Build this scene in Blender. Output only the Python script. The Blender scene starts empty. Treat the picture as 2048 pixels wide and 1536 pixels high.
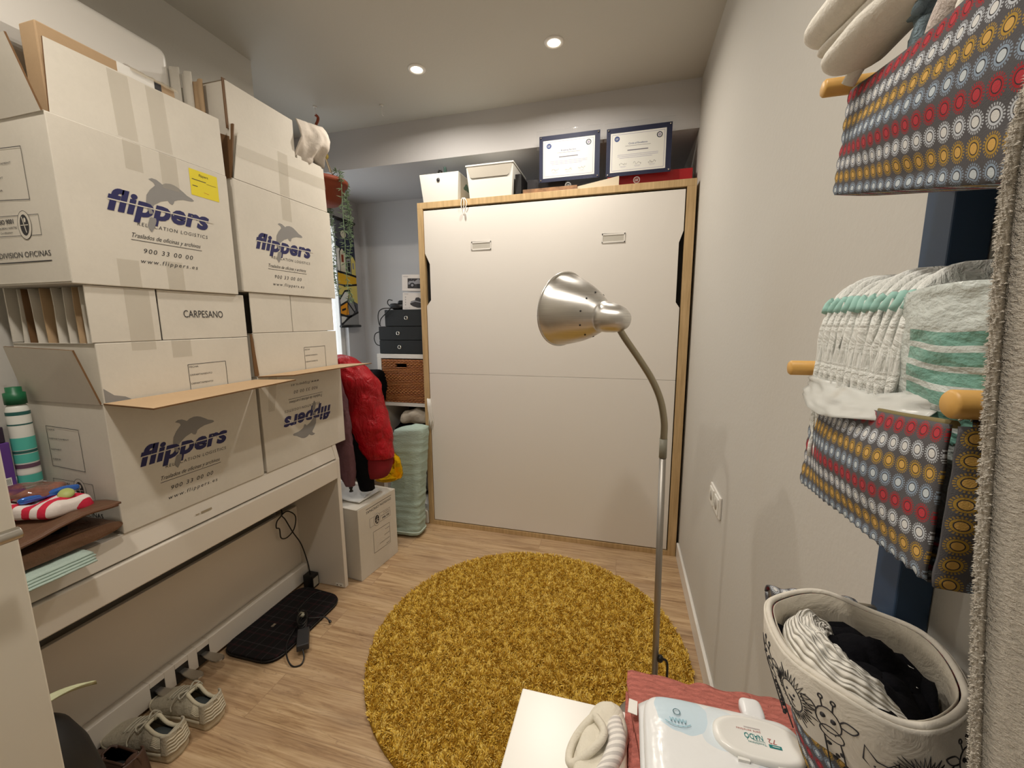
import bpy, bmesh, math, random
from mathutils import Vector, Matrix, noise
D = bpy.data
SC = bpy.context.scene
COL = SC.collection
PI = math.pi
sin, cos = math.sin, math.cos

# ------------------------------------------------------------------ camera
cam_d = D.cameras.new('camera')
cam = D.objects.new('camera', cam_d)
COL.objects.link(cam)
F_PX, YAW, PITCH, ROLL, CAM_H = 815.63, -0.2672, 0.1516, 0.0064, 1.3767
fw = Vector((sin(YAW)*cos(PITCH), cos(YAW)*cos(PITCH), -sin(PITCH)))
rt = Vector((cos(YAW), -sin(YAW), 0))
dn = fw.cross(rt)
rt2 = rt*cos(ROLL) + dn*sin(ROLL)
dn2 = dn*cos(ROLL) - rt*sin(ROLL)
M = Matrix((rt2, -dn2, -fw)).transposed().to_4x4()
M.translation = Vector((0, 0, CAM_H))
cam.matrix_world = M
cam_d.sensor_width = 36
cam_d.lens = F_PX/2048*36
cam_d.clip_start = 0.01
SC.camera = cam

# ------------------------------------------------------------------ world, lights, exposure
W = D.worlds.new('sky'); SC.world = W; W.use_nodes = True
bgn = W.node_tree.nodes['Background']
bgn.inputs[0].default_value = (0.88, 0.95, 1.0, 1)
bgn.inputs[1].default_value = 4.0
SC.view_settings.view_transform = 'Standard'
SC.view_settings.look = 'None'
SC.view_settings.gamma = 1.0
SC.view_settings.exposure = -0.68
SC.view_settings.use_curve_mapping = False
LIGHT_COL = (1.0, 0.92, 0.815)
CEIL = 2.635
DOWNLIGHTS = [(-1.05, 2.06, 13.0), (-0.353, 2.05, 13.0), (-1.05, 0.34, 19.0), (-0.353, 0.32, 19.0)]
for i, (lx, ly, p) in enumerate(DOWNLIGHTS):
    ld = D.lights.new('downlight_lamp', 'AREA')
    ld.shape = 'DISK'; ld.size = 0.055 if ly > 1 else 0.11; ld.energy = p; ld.color = LIGHT_COL
    ld.spread = math.radians(165)
    lo = D.objects.new('downlight_lamp', ld); COL.objects.link(lo)
    lo.location = (lx, ly, CEIL-0.006)
ld = D.lights.new('hall_fill_lamp', 'AREA'); ld.shape = 'DISK'; ld.size = 0.3; ld.energy = 6; ld.color = LIGHT_COL  # unseen lamp, added to give the hall some light
lo = D.objects.new('hall_fill_lamp', ld); COL.objects.link(lo); lo.location = (-0.3, -1.2, CEIL-0.02)

# ------------------------------------------------------------------ materials
def lin(c):
    c = c/255.0
    return c/12.92 if c <= 0.04045 else ((c+0.055)/1.055)**2.4
def rgb(r, g, b): return (lin(r), lin(g), lin(b), 1)
MATS = {}
def mat(name, c, rough=0.6, metal=0.0, bump=0.0, bscale=40.0, var=0.0, vscale=6.0, spec=0.5, coat=0.0, sheen=0.0,
        trans=0.0, alpha=1.0, emit=None, stretch=None, sub=0.0):
    if name in MATS: return MATS[name]
    m = D.materials.new(name); m.use_nodes = True
    nt = m.node_tree; b = nt.nodes['Principled BSDF']
    col = rgb(*c)
    b.inputs['Base Color'].default_value = col
    b.inputs['Roughness'].default_value = rough
    b.inputs['Metallic'].default_value = metal
    b.inputs['Specular IOR Level'].default_value = spec
    b.inputs['Coat Weight'].default_value = coat
    b.inputs['Sheen Weight'].default_value = sheen
    b.inputs['Transmission Weight'].default_value = trans
    b.inputs['Alpha'].default_value = alpha
    if sub: b.inputs['Subsurface Weight'].default_value = sub
    if emit:
        b.inputs['Emission Color'].default_value = rgb(*emit[0]); b.inputs['Emission Strength'].default_value = emit[1]
    tc = nt.nodes.new('ShaderNodeTexCoord')
    src = tc.outputs['Object']
    if stretch:
        mp = nt.nodes.new('ShaderNodeMapping'); mp.inputs['Scale'].default_value = stretch
        nt.links.new(src, mp.inputs[0]); src = mp.outputs[0]
    if var > 0:
        n = nt.nodes.new('ShaderNodeTexNoise'); n.inputs['Scale'].default_value = vscale; n.inputs['Detail'].default_value = 5
        nt.links.new(src, n.inputs['Vector'])
        r = nt.nodes.new('ShaderNodeValToRGB')
        r.color_ramp.elements[0].position = 0.3; r.color_ramp.elements[1].position = 0.7
        r.color_ramp.elements[0].color = tuple(x*(1-var) for x in col[:3])+(1,)
        r.color_ramp.elements[1].color = tuple(min(1, x*(1+var*0.5)) for x in col[:3])+(1,)
        nt.links.new(n.outputs['Fac'], r.inputs[0]); nt.links.new(r.outputs[0], b.inputs['Base Color'])
    if bump > 0:
        n = nt.nodes.new('ShaderNodeTexNoise'); n.inputs['Scale'].default_value = bscale; n.inputs['Detail'].default_value = 4
        nt.links.new(src, n.inputs['Vector'])
        bp = nt.nodes.new('ShaderNodeBump'); bp.inputs['Strength'].default_value = bump; bp.inputs['Distance'].default_value = 0.01
        nt.links.new(n.outputs['Fac'], bp.inputs['Height']); nt.links.new(bp.outputs[0], b.inputs['Normal'])
    MATS[name] = m
    return m

class N:
    """small node-graph helper"""
    def __init__(s, name):
        s.m = D.materials.new(name); s.m.use_nodes = True; s.nt = s.m.node_tree
        s.b = s.nt.nodes['Principled BSDF']; s.tc = s.nt.nodes.new('ShaderNodeTexCoord')
    def node(s, t, **kw):
        n = s.nt.nodes.new(t)
        for k, v in kw.items(): setattr(n, k, v)
        return n
    def link(s, a, b): s.nt.links.new(a, b)
    def math(s, op, a, b=None, c=None):
        n = s.nt.nodes.new('ShaderNodeMath'); n.operation = op
        for i, x in enumerate((a, b, c)):
            if x is None: continue
            if isinstance(x, (int, float)): n.inputs[i].default_value = x
            else: s.link(x, n.inputs[i])
        return n.outputs[0]
    def mix(s, f, a, b):
        n = s.nt.nodes.new('ShaderNodeMix'); n.data_type = 'RGBA'
        if isinstance(f, (int, float)): n.inputs[0].default_value = f
        else: s.link(f, n.inputs[0])
        for i, x in ((6, a), (7, b)):
            if isinstance(x, tuple): n.inputs[i].default_value = x
            else: s.link(x, n.inputs[i])
        return n.outputs[2]
    def ramp(s, f, stops, interp='LINEAR'):
        n = s.nt.nodes.new('ShaderNodeValToRGB'); cr = n.color_ramp; cr.interpolation = interp
        while len(cr.elements) < len(stops): cr.elements.new(0.5)
        for e, (p, c) in zip(cr.elements, stops): e.position = p; e.color = c
        s.link(f, n.inputs[0]); return n.outputs[0]
    def noise(s, vec, scale, detail=4, rough=0.5, dist=0.0):
        n = s.nt.nodes.new('ShaderNodeTexNoise'); n.inputs['Scale'].default_value = scale
        n.inputs['Detail'].default_value = detail; n.inputs['Roughness'].default_value = rough; n.inputs['Distortion'].default_value = dist
        s.link(vec, n.inputs['Vector']); return n.outputs['Fac']
    def mapping(s, vec, scale=(1, 1, 1), loc=(0, 0, 0), rot=(0, 0, 0)):
        n = s.nt.nodes.new('ShaderNodeMapping'); n.inputs['Scale'].default_value = scale
        n.inputs['Location'].default_value = loc; n.inputs['Rotation'].default_value = rot
        s.link(vec, n.inputs[0]); return n.outputs[0]
    def bump(s, h, strength, dist=0.01):
        n = s.nt.nodes.new('ShaderNodeBump'); n.inputs['Strength'].default_value = strength; n.inputs['Distance'].default_value = dist
        s.link(h, n.inputs['Height']); s.link(n.outputs[0], s.b.inputs['Normal'])
    def color(s, c): s.link(c, s.b.inputs['Base Color'])
    def rough(s, v): s.b.inputs['Roughness'].default_value = v

def wood_floor():
    g = N('oak_laminate'); o = g.tc.outputs['Object']
    sx = g.node('ShaderNodeSeparateXYZ'); g.link(o, sx.inputs[0])
    br = g.node('ShaderNodeTexBrick'); br.offset = 0.37
    br.inputs['Scale'].default_value = 1.0; br.inputs['Mortar Size'].default_value = 0.0012
    br.inputs['Brick Width'].default_value = 1.25; br.inputs['Row Height'].default_value = 0.19
    br.inputs['Color1'].default_value = (0, 0, 0, 1); br.inputs['Color2'].default_value = (1, 1, 1, 1); br.inputs['Mortar'].default_value = (0.5, 0.5, 0.5, 1)
    g.link(o, br.inputs['Vector'])
    # per-plank offset so that the grain breaks at the joints
    off = g.node('ShaderNodeVectorMath', operation='SCALE'); g.link(br.outputs['Color'], off.inputs[0]); off.inputs['Scale'].default_value = 7.0
    ad = g.node('ShaderNodeVectorMath', operation='ADD'); g.link(o, ad.inputs[0]); g.link(off.outputs[0], ad.inputs[1])
    v1 = g.mapping(ad.outputs[0], (1.3, 16, 1)); n1 = g.noise(v1, 2.2, 8, 0.62, 0.7)
    v2 = g.mapping(ad.outputs[0], (3.0, 85, 1)); n2 = g.noise(v2, 1.6, 4, 0.6, 0.2)
    v3 = g.mapping(ad.outputs[0], (2.0, 5.0, 1)); n3 = g.noise(v3, 1.4, 3, 0.5)
    vo = g.node('ShaderNodeTexVoronoi'); vo.inputs['Scale'].default_value = 1.0
    g.link(g.mapping(ad.outputs[0], (2.1, 6.5, 1)), vo.inputs['Vector'])
    knot = g.ramp(vo.outputs['Distance'], [(0.0, (1, 1, 1, 1)), (0.10, (0.25, 0.25, 0.25, 1)), (0.22, (0, 0, 0, 1))])
    f = g.math('ADD', g.math('MULTIPLY', n1, 0.62), g.math('MULTIPLY', n2, 0.38))
    c = g.ramp(f, [(0.32, rgb(124, 92, 62)), (0.44, rgb(172, 140, 104)), (0.55, rgb(200, 170, 132)), (0.70, rgb(222, 196, 160))])
    c = g.mix(g.math('MULTIPLY', g.ramp(n3, [(0.40, (0, 0, 0, 1)), (0.62, (1, 1, 1, 1))]), 0.45), c, rgb(176, 148, 120))
    c = g.mix(g.math('MULTIPLY', knot, 0.75), c, rgb(96, 68, 48))
    vc = g.mapping(ad.outputs[0], (0.9, 11, 1)); nc = g.noise(vc, 1.7, 6, 0.55, 1.4)
    crack = g.ramp(g.math('ABSOLUTE', g.math('SUBTRACT', nc, 0.5)), [(0.0, (1, 1, 1, 1)), (0.012, (0, 0, 0, 1))])
    c = g.mix(g.math('MULTIPLY', crack, 0.35), c, rgb(92, 66, 48))
    mort = g.math('MULTIPLY', br.outputs['Fac'], 0.45)
    c = g.mix(mort, c, rgb(110, 82, 60))
    g.color(c); g.rough(0.42); g.bump(n2, 0.06, 0.004)
    return g.m
def oak_edge():
    g = N('oak_veneer'); v = g.mapping(g.tc.outputs['Object'], (9, 9, 0.7)); n = g.noise(v, 6, 6, 0.6, 0.3)
    g.color(g.ramp(n, [(0.3, rgb(178, 148, 104)), (0.7, rgb(212, 182, 136))])); g.rough(0.45); return g.m
def wicker():
    g = N('woven_wicker'); s = g.node('ShaderNodeSeparateXYZ'); g.link(g.tc.outputs['Object'], s.inputs[0])
    x = g.math('MULTIPLY', s.outputs[0], 2*PI/0.030); z = g.math('MULTIPLY', s.outputs[2], 2*PI/0.020)
    a = g.math('MULTIPLY', g.math('SINE', x), g.math('SINE', z))
    b2 = g.math('ABSOLUTE', g.math('SINE', g.math('MULTIPLY', s.outputs[2], PI/0.010)))
    h = g.math('ADD', g.math('MULTIPLY', a, 0.5), b2)
    n = g.noise(g.tc.outputs['Object'], 55, 3)
    c = g.ramp(h, [(0.05, rgb(70, 34, 14)), (0.45, rgb(186, 112, 60)), (1.0, rgb(228, 160, 98))])
    g.color(g.mix(g.math('MULTIPLY', n, 0.55), c, rgb(120, 66, 30))); g.rough(0.5); g.bump(h, 0.7, 0.004); return g.m
def dotted_fabric():
    g = N('sunburst_dot_cotton'); s = g.node('ShaderNodeSeparateXYZ'); g.link(g.tc.outputs['UV'], s.inputs[0])
    u, v = s.outputs[0], s.outputs[1]
    uf = g.math('SUBTRACT', g.math('FRACT', u), 0.5); vf = g.math('SUBTRACT', g.math('FRACT', v), 0.5)
    r = g.math('SQRT', g.math('ADD', g.math('MULTIPLY', uf, uf), g.math('MULTIPLY', vf, vf)))
    th = g.math('ARCTAN2', vf, uf)
    row = g.math('FRACT', g.math('MULTIPLY', g.math('ADD', g.math('FLOOR', v), 0.5), 0.25))
    K = 'CONSTANT'
    core = g.ramp(row, [(0.0, rgb(196, 62, 72)), (0.25, rgb(232, 232, 230)), (0.5, rgb(222, 178, 96)), (0.75, rgb(206, 216, 222))], K)
    ring = g.ramp(row, [(0.0, rgb(176, 44, 52)), (0.25, rgb(208, 214, 222)), (0.5, rgb(186, 150, 62)), (0.75, rgb(148, 166, 186))], K)
    base = rgb(92, 91, 94)
    dash = g.math('GREATER_THAN', g.math('SINE', g.math('MULTIPLY', th, 22)), -0.1)
    lt = lambda x: g.math('LESS_THAN', r, x)
    outer = g.math('MULTIPLY', g.math('MULTIPLY', lt(0.47), dash), 0.85)
    c = g.mix(outer, base, ring)
    c = g.mix(lt(0.37), c, base); c = g.mix(lt(0.345), c, ring); c = g.mix(lt(0.25), c, rgb(58, 56, 60)); c = g.mix(lt(0.205), c, core)
    w = g.noise(g.mapping(g.tc.outputs['UV'], (1, 1, 1)), 26, 2)
    g.color(g.mix(g.math('MULTIPLY', w, 0.25), c, rgb(92, 90, 92))); g.rough(0.92)
    g.b.inputs['Specular IOR Level'].default_value = 0.15
    g.bump(g.noise(g.tc.outputs['UV'], 18, 3), 0.25, 0.002); return g.m
def striped(name, c1, c2, period, axis=0, rough=0.85, rot=None):
    g = N(name); s = g.node('ShaderNodeSeparateXYZ'); g.link(g.tc.outputs['UV'] if rot is None else g.mapping(g.tc.outputs['Object'], rot=(0, 0, rot)), s.inputs[0])
    t = g.math('GREATER_THAN', g.math('FRACT', g.math('DIVIDE', s.outputs[axis], period)), 0.5)
    g.color(g.mix(t, rgb(*c1), rgb(*c2))); g.rough(rough); g.bump(g.noise(g.tc.outputs['Object'], 120, 3), 0.2, 0.004); return g.m
def plaid():
    g = N('black_plaid_cloth'); s = g.node('ShaderNodeSeparateXYZ'); g.link(g.tc.outputs['Object'], s.inputs[0])
    def ln(o, p, w, ph=0.0):
        f = g.math('FRACT', g.math('ADD', g.math('DIVIDE', o, p), ph)); return g.math('LESS_THAN', f, w)
    a = g.math('ADD', ln(s.outputs[0], 0.075, 0.05), ln(s.outputs[1], 0.075, 0.05))
    r2 = g.math('ADD', ln(s.outputs[0], 0.075, 0.10, 0.4), ln(s.outputs[1], 0.075, 0.10, 0.4))
    n = g.noise(g.tc.outputs['Object'], 300, 2)
    c = g.mix(g.math('MULTIPLY', r2, 0.5), rgb(24, 22, 23), rgb(52, 26, 30))
    c = g.mix(g.math('MULTIPLY', a, 0.32), c, rgb(78, 74, 76)); g.color(g.mix(g.math('MULTIPLY', n, 0.3), c, rgb(16, 15, 16))); g.rough(0.9)
    g.b.inputs['Specular IOR Level'].default_value = 0.2
    g.bump(n, 0.2, 0.002); return g.m
def knit(name, c, p=0.006):
    g = N(name); s = g.node('ShaderNodeSeparateXYZ'); g.link(g.tc.outputs['UV'], s.inputs[0])
    a = g.math('SINE', g.math('MULTIPLY', s.outputs[0], 2*PI/p)); b2 = g.math('SINE', g.math('MULTIPLY', s.outputs[1], 2*PI/(p*1.3)))
    h = g.math('ADD', g.math('ABSOLUTE', a), g.math('MULTIPLY', b2, 0.4))
    cc = rgb(*c); dk = tuple(x*0.80 for x in cc[:3])+(1,)
    g.color(g.ramp(h, [(0.0, dk), (0.5, cc)])); g.rough(0.95); g.bump(h, 0.8, 0.003); return g.m
def crinkle(name, c, scale, strength=0.6, rough=0.9, var=0.12, stretch=(1, 1, 1), dist=0.01):
    g = N(name); v = g.mapping(g.tc.outputs['Object'], stretch); n = g.noise(v, scale, 5, 0.6, 0.6)
    cc = rgb(*c); g.color(g.ramp(n, [(0.25, tuple(x*(1-var) for x in cc[:3])+(1,)), (0.75, cc)])); g.rough(rough)
    g.b.inputs['Specular IOR Level'].default_value = 0.3
    g.bump(n, strength, dist); return g.m
def brushed(name, c, rough=0.28):
    g = N(name); g.b.inputs['Metallic'].default_value = 1.0
    n = g.noise(g.mapping(g.tc.outputs['Object'], (2, 2, 260)), 3, 3)
    g.color(g.ramp(n, [(0.3, rgb(*[max(0, x-26) for x in c])), (0.7, rgb(*c))])); g.rough(rough); g.b.inputs['Anisotropic'].default_value = 0.6; return g.m
def terry(name, c):
    g = N(name); o = g.tc.outputs['Object']
    n = g.noise(g.mapping(o, (1, 1, 1.7), (0, 0, 0), (0.5, 0.3, 0)), 330, 4, 0.7); n2 = g.noise(o, 60, 3)
    cc = rgb(*c); dk = tuple(x*0.74 for x in cc[:3])+(1,)
    g.color(g.ramp(g.math('ADD', g.math('MULTIPLY', n, 0.75), g.math('MULTIPLY', n2, 0.25)), [(0.33, dk), (0.55, cc)])); g.rough(0.97)
    g.b.inputs['Specular IOR Level'].default_value = 0.1
    g.bump(n, 1.0, 0.006); return g.m
def card(name, c, var=0.05):
    g = N(name); o = g.tc.outputs['Object']
    n = g.noise(o, 5.0, 5, 0.6); n2 = g.noise(g.mapping(o, (1, 1, 1)), 90, 3)
    cc = rgb(*c)
    g.color(g.ramp(g.math('ADD', g.math('MULTIPLY', n, 0.8), g.math('MULTIPLY', n2, 0.2)), [(0.25, tuple(x*(1-2*var) for x in cc[:3])+(1,)), (0.6, cc)]))
    g.rough(0.62); g.b.inputs['Specular IOR Level'].default_value = 0.3; g.bump(n2, 0.12, 0.002); return g.m

WALL = mat('wall_paint', (202, 199, 192), 0.85, bump=0.06, bscale=90, spec=0.2)
WALLB = mat('back_wall_paint', (202, 200, 200), 0.85, bump=0.06, bscale=90, spec=0.2)
CEILM = mat('ceiling_paint', (198, 195, 186), 0.9, bump=0.05, bscale=90, spec=0.2)
FLOORM = wood_floor()
WHITE = mat('white_lacquer', (232, 229, 223), 0.30, spec=0.5)
WHITE_SATIN = mat('white_melamine', (238, 234, 228), 0.42, bump=0.02, bscale=200)
PIANO = mat('white_piano_finish', (222, 215, 204), 0.33)
DOORM = mat('cream_door_paint', (226, 220, 206), 0.45)
OAK = oak_edge()
BLACK = mat('black_plastic', (18, 18, 19), 0.42)
BLACKF = mat('black_fabric', (15, 15, 17), 0.95, bump=0.4, bscale=150, spec=0.1)
GAP_SHADE = mat('recess_shade', (14, 12, 10), 0.9)  # near-black puts the shade of gaps and recesses into the colour
CHROME = mat('chrome', (215, 212, 205), 0.14, 1.0)
NICKEL = mat('satin_nickel', (190, 186, 178), 0.3, 1.0)
ALU = brushed('brushed_aluminium', (236, 234, 230), 0.36)
STEEL = mat('steel_pole', (168, 164, 158), 0.45, 1.0)
CARDW = card('white_coated_card', (214, 208, 196))
CARDE = card('corrugated_edge', (112, 82, 52), 0.12)
KRAFT = card('brown_kraft_card', (184, 156, 122))
TAPE = mat('clear_packing_tape', (200, 192, 176), 0.42, alpha=0.26, spec=0.4)
INK = mat('black_ink', (38, 36, 40), 0.6)
NAVY = mat('navy_ink', (22, 22, 84), 0.55)
GREYINK = mat('grey_ink', (138, 136, 134), 0.6)
YELLOWP = mat('yellow_paper', (226, 208, 28), 0.6)
PAPER = mat('white_paper', (236, 234, 228), 0.7, bump=0.05, bscale=60)
PLASTICW = mat('white_plastic', (228, 227, 220), 0.4)
BLUEP = mat('dark_blue_paint', (50, 76, 108), 0.5)
DOT = dotted_fabric()
PINE = mat('waxed_pine', (218, 170, 92), 0.45, var=0.2, vscale=30)

# ------------------------------------------------------------------ geometry collector
def sgn(x): return -1.0 if x < 0 else 1.0
def spow(x, p): return sgn(x)*abs(x)**p
class G:
    def __init__(s): s.v = []; s.f = []; s.m = []; s.s = []; s.uv = []; s.has = False
    def add(s, vs, fs, m=0, smooth=False, uvs=None):
        o = len(s.v); s.v += [tuple(p) for p in vs]
        for f in fs:
            s.f.append([i+o for i in f]); s.m.append(m); s.s.append(smooth)
            if uvs: s.uv.append([uvs[i] for i in f]); s.has = True
            else: s.uv.append([(0, 0)]*len(f))
        return s
    def box(s, x0, x1, y0, y1, z0, z1, m=0):
        v = [(x0, y0, z0), (x1, y0, z0), (x1, y1, z0), (x0, y1, z0), (x0, y0, z1), (x1, y0, z1), (x1, y1, z1), (x0, y1, z1)]
        return s.add(v, [(0, 3, 2, 1), (4, 5, 6, 7), (0, 1, 5, 4), (1, 2, 6, 5), (2, 3, 7, 6), (3, 0, 4, 7)], m)
    def hexa(s, b, t, m=0):
        """b, t: four points each (bottom, top loops, same order, counter-clockwise from above)"""
        return s.add(list(b)+list(t), [(3, 2, 1, 0), (4, 5, 6, 7), (0, 1, 5, 4), (1, 2, 6, 5), (2, 3, 7, 6), (3, 0, 4, 7)], m)
    def sheet(s, pts, th, m=0, me=None):
        """thick quad: pts p0..p3, thickness along the normal"""
        p = [Vector(q) for q in pts]; n = (p[1]-p[0]).cross(p[3]-p[0]).normalized()*th
        b = [q for q in p]; t = [q+n for q in p]; v = b+t; k = len(p)
        s.add(v, [tuple(range(k-1, -1, -1)), tuple(range(k, 2*k))], m)
        s.add(v, [(i, (i+1) % k, k+(i+1) % k, k+i) for i in range(k)], m if me is None else me)
        return s
    def prism(s, pts, vec, m=0, smooth=False):
        p = [Vector(q) for q in pts]; e = Vector(vec); k = len(p)
        s.add(p+[q+e for q in p], [tuple(range(k-1, -1, -1)), tuple(range(k, 2*k))], m)
        s.add(p+[q+e for q in p], [(i, (i+1) % k, k+(i+1) % k, k+i) for i in range(k)], m, smooth); return s
    def poly(s, pts, m=0): return s.add(pts, [tuple(range(len(pts)))], m)
    def tube(s, pts, r, n=8, m=0, closed=False, caps=True, smooth=True):
        P = [Vector(p) for p in pts]; k = len(P); R = r if isinstance(r, (list, tuple)) else [r]*k
        vs = []; up = None
        for i in range(k):
            a = P[(i-1) % k] if (closed or i > 0) else P[i]; b = P[(i+1) % k] if (closed or i < k-1) else P[i]
            t = (b-a).normalized() if (b-a).length > 1e-9 else Vector((0, 0, 1))
            if up is None:
                up = Vector((0, 0, 1)) if abs(t.z) < 0.9 else Vector((1, 0, 0))
            sd = t.cross(up)
            if sd.length < 1e-6: sd = t.orthogonal()
            sd.normalize(); up = sd.cross(t).normalized()
            for j in range(n):
                a2 = 2*PI*j/n; vs.append(P[i]+(sd*cos(a2)+up*sin(a2))*R[i])
        fs = []
        for i in range(k if closed else k-1):
            i2 = (i+1) % k
            for j in range(n):
                j2 = (j+1) % n; fs.append((i*n+j, i*n+j2, i2*n+j2, i2*n+j))
        s.add(vs, fs, m, smooth)
        if caps and not closed:
            s.add(vs, [tuple(range(n-1, -1, -1)), tuple(range((k-1)*n, k*n))], m)
        return s
    def lathe(s, prof, org=(0, 0, 0), axis=(0, 0, 1), n=32, m=0, smooth=True):
        """prof: list of (radius, distance along axis)"""
        ax = Vector(axis).normalized(); a = ax.orthogonal().normalized(); b = ax.cross(a); o = Vector(org)
        vs = []
        for (r, h) in prof:
            for j in range(n):
                t = 2*PI*j/n; vs.append(o+ax*h+(a*cos(t)+b*sin(t))*r)
        fs = [(i*n+j, i*n+(j+1) % n, (i+1)*n+(j+1) % n, (i+1)*n+j) for i in range(len(prof)-1) for j in range(n)]
        return s.add(vs, fs, m, smooth)
    def grid(s, fn, nu, nv, m=0, uvs=(1, 1), cu=False, cv=False, skip=None, smooth=True):
        vs = []; uv = []
        for i in range(nu+1):
            for j in range(nv+1):
                a, b = i/nu, j/nv; vs.append(fn(a, b)); uv.append((a*uvs[0], b*uvs[1]))
        w = nv+1
        fs = [(i*w+j, (i+1)*w+j, (i+1)*w+j+1, i*w+j+1) for i in range(nu) for j in range(nv) if not (skip and skip((i+.5)/nu, (j+.5)/nv))]
        return s.add(vs, fs, m, smooth, uv)
    def blob(s, c, r, m=0, p=0.6, amp=0.0, fr=20.0, seed=0, nu=32, nv=20, rot=0.0, tilt=0.0, flat=None):
        c = Vector(c); rm = Matrix.Rotation(rot, 3, 'Z') @ Matrix.Rotation(tilt, 3, 'X')
        def fn(a, b):
            t = a*2*PI; ph = (b-0.5)*PI
            q = Vector((spow(cos(ph), p)*spow(cos(t), p)*r[0], spow(cos(ph), p)*spow(sin(t), p)*r[1], spow(sin(ph), p)*r[2]))
            if amp:
                k = noise.noise(q*fr+Vector((seed*3.1, seed*1.7, seed)))
                q = q + Vector((q.x/r[0], q.y/r[1], q.z/r[2]))*amp*k
            if flat is not None: q.z = max(q.z, flat)
            return c+rm @ q
        return s.grid(fn, nu, nv, m, uvs=(2*PI*max(r[0], r[1]), PI*max(r[2], r[0])))
    def build(s, name, mats, parent=None, bevel=0, seg=2, sub=0, solid=0, local=False, weld=True, offset=-1):
        me = D.meshes.new(name)
        vs = s.v
        if parent is not None and not local:
            o = WLOC.get(parent.name, Vector((0, 0, 0))); vs = [(x-o.x, y-o.y, z-o.z) for x, y, z in vs]
        me.from_pydata(vs, [], s.f)
        if not isinstance(mats, (list, tuple)): mats = [mats]
        for x in mats: me.materials.append(x)
        me.polygons.foreach_set('material_index', s.m)
        me.polygons.foreach_set('use_smooth', s.s)
        if s.has:
            ul = me.uv_layers.new(name='UVMap')
            ul.data.foreach_set('uv', [x for f in s.uv for p in f for x in p])
        me.update()
        ob = D.objects.new(name, me); COL.objects.link(ob)
        if parent is not None: ob.parent = parent; WLOC[ob.name] = WLOC.get(parent.name, Vector((0, 0, 0))) if not local else Vector((0, 0, 0))
        if (weld and any(s.s)) or bevel:
            w = ob.modifiers.new('weld', 'WELD'); w.merge_threshold = 0.00005
        if solid:
            sm = ob.modifiers.new('solid', 'SOLIDIFY'); sm.thickness = solid; sm.offset = offset
        if bevel:
            bm = ob.modifiers.new('bevel', 'BEVEL'); bm.width = bevel; bm.segments = seg; bm.limit_method = 'ANGLE'; bm.angle_limit = math.radians(40)
            bm.harden_normals = False
        if sub:
            ss = ob.modifiers.new('sub', 'SUBSURF'); ss.levels = sub; ss.render_levels = sub
        return ob
WLOC = {}
def thing(name, label, cat, loc=(0, 0, 0), group=None, rot=None):
    o = D.objects.new(name, None); COL.objects.link(o); o.location = loc; o.empty_display_size = 0.05
    if rot: o.rotation_euler = rot
    WLOC[o.name] = Vector(loc)
    o['label'] = label; o['category'] = cat
    if group: o['group'] = group
    return o
def tag(o, label, cat, group=None, kind=None):
    o['label'] = label; o['category'] = cat
    if group: o['group'] = group
    if kind: o['kind'] = kind
    return o
def plabel(o, label): o['label'] = label; return o
def struct(g, name, m, label, cat, **k):
    o = g.build(name, m, **k); o['kind'] = 'structure'; o['label'] = label; o['category'] = cat; return o
def smooth_path(pts, n=6, closed=False):
    P = [Vector(p) for p in pts]; out = []; k = len(P)
    rng = range(k) if closed else range(k-1)
    for i in rng:
        if closed: p0, p1, p2, p3 = P[(i-1) % k], P[i], P[(i+1) % k], P[(i+2) % k]
        else: p0, p1, p2, p3 = P[max(i-1, 0)], P[i], P[i+1], P[min(i+2, k-1)]
        for j in range(n):
            t = j/n
            out.append(0.5*((2*p1)+(p2-p0)*t+(2*p0-5*p1+4*p2-p3)*t*t+(3*p1-p0-3*p2+p3)*t**3))
    if not closed: out.append(P[-1])
    return out

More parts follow.
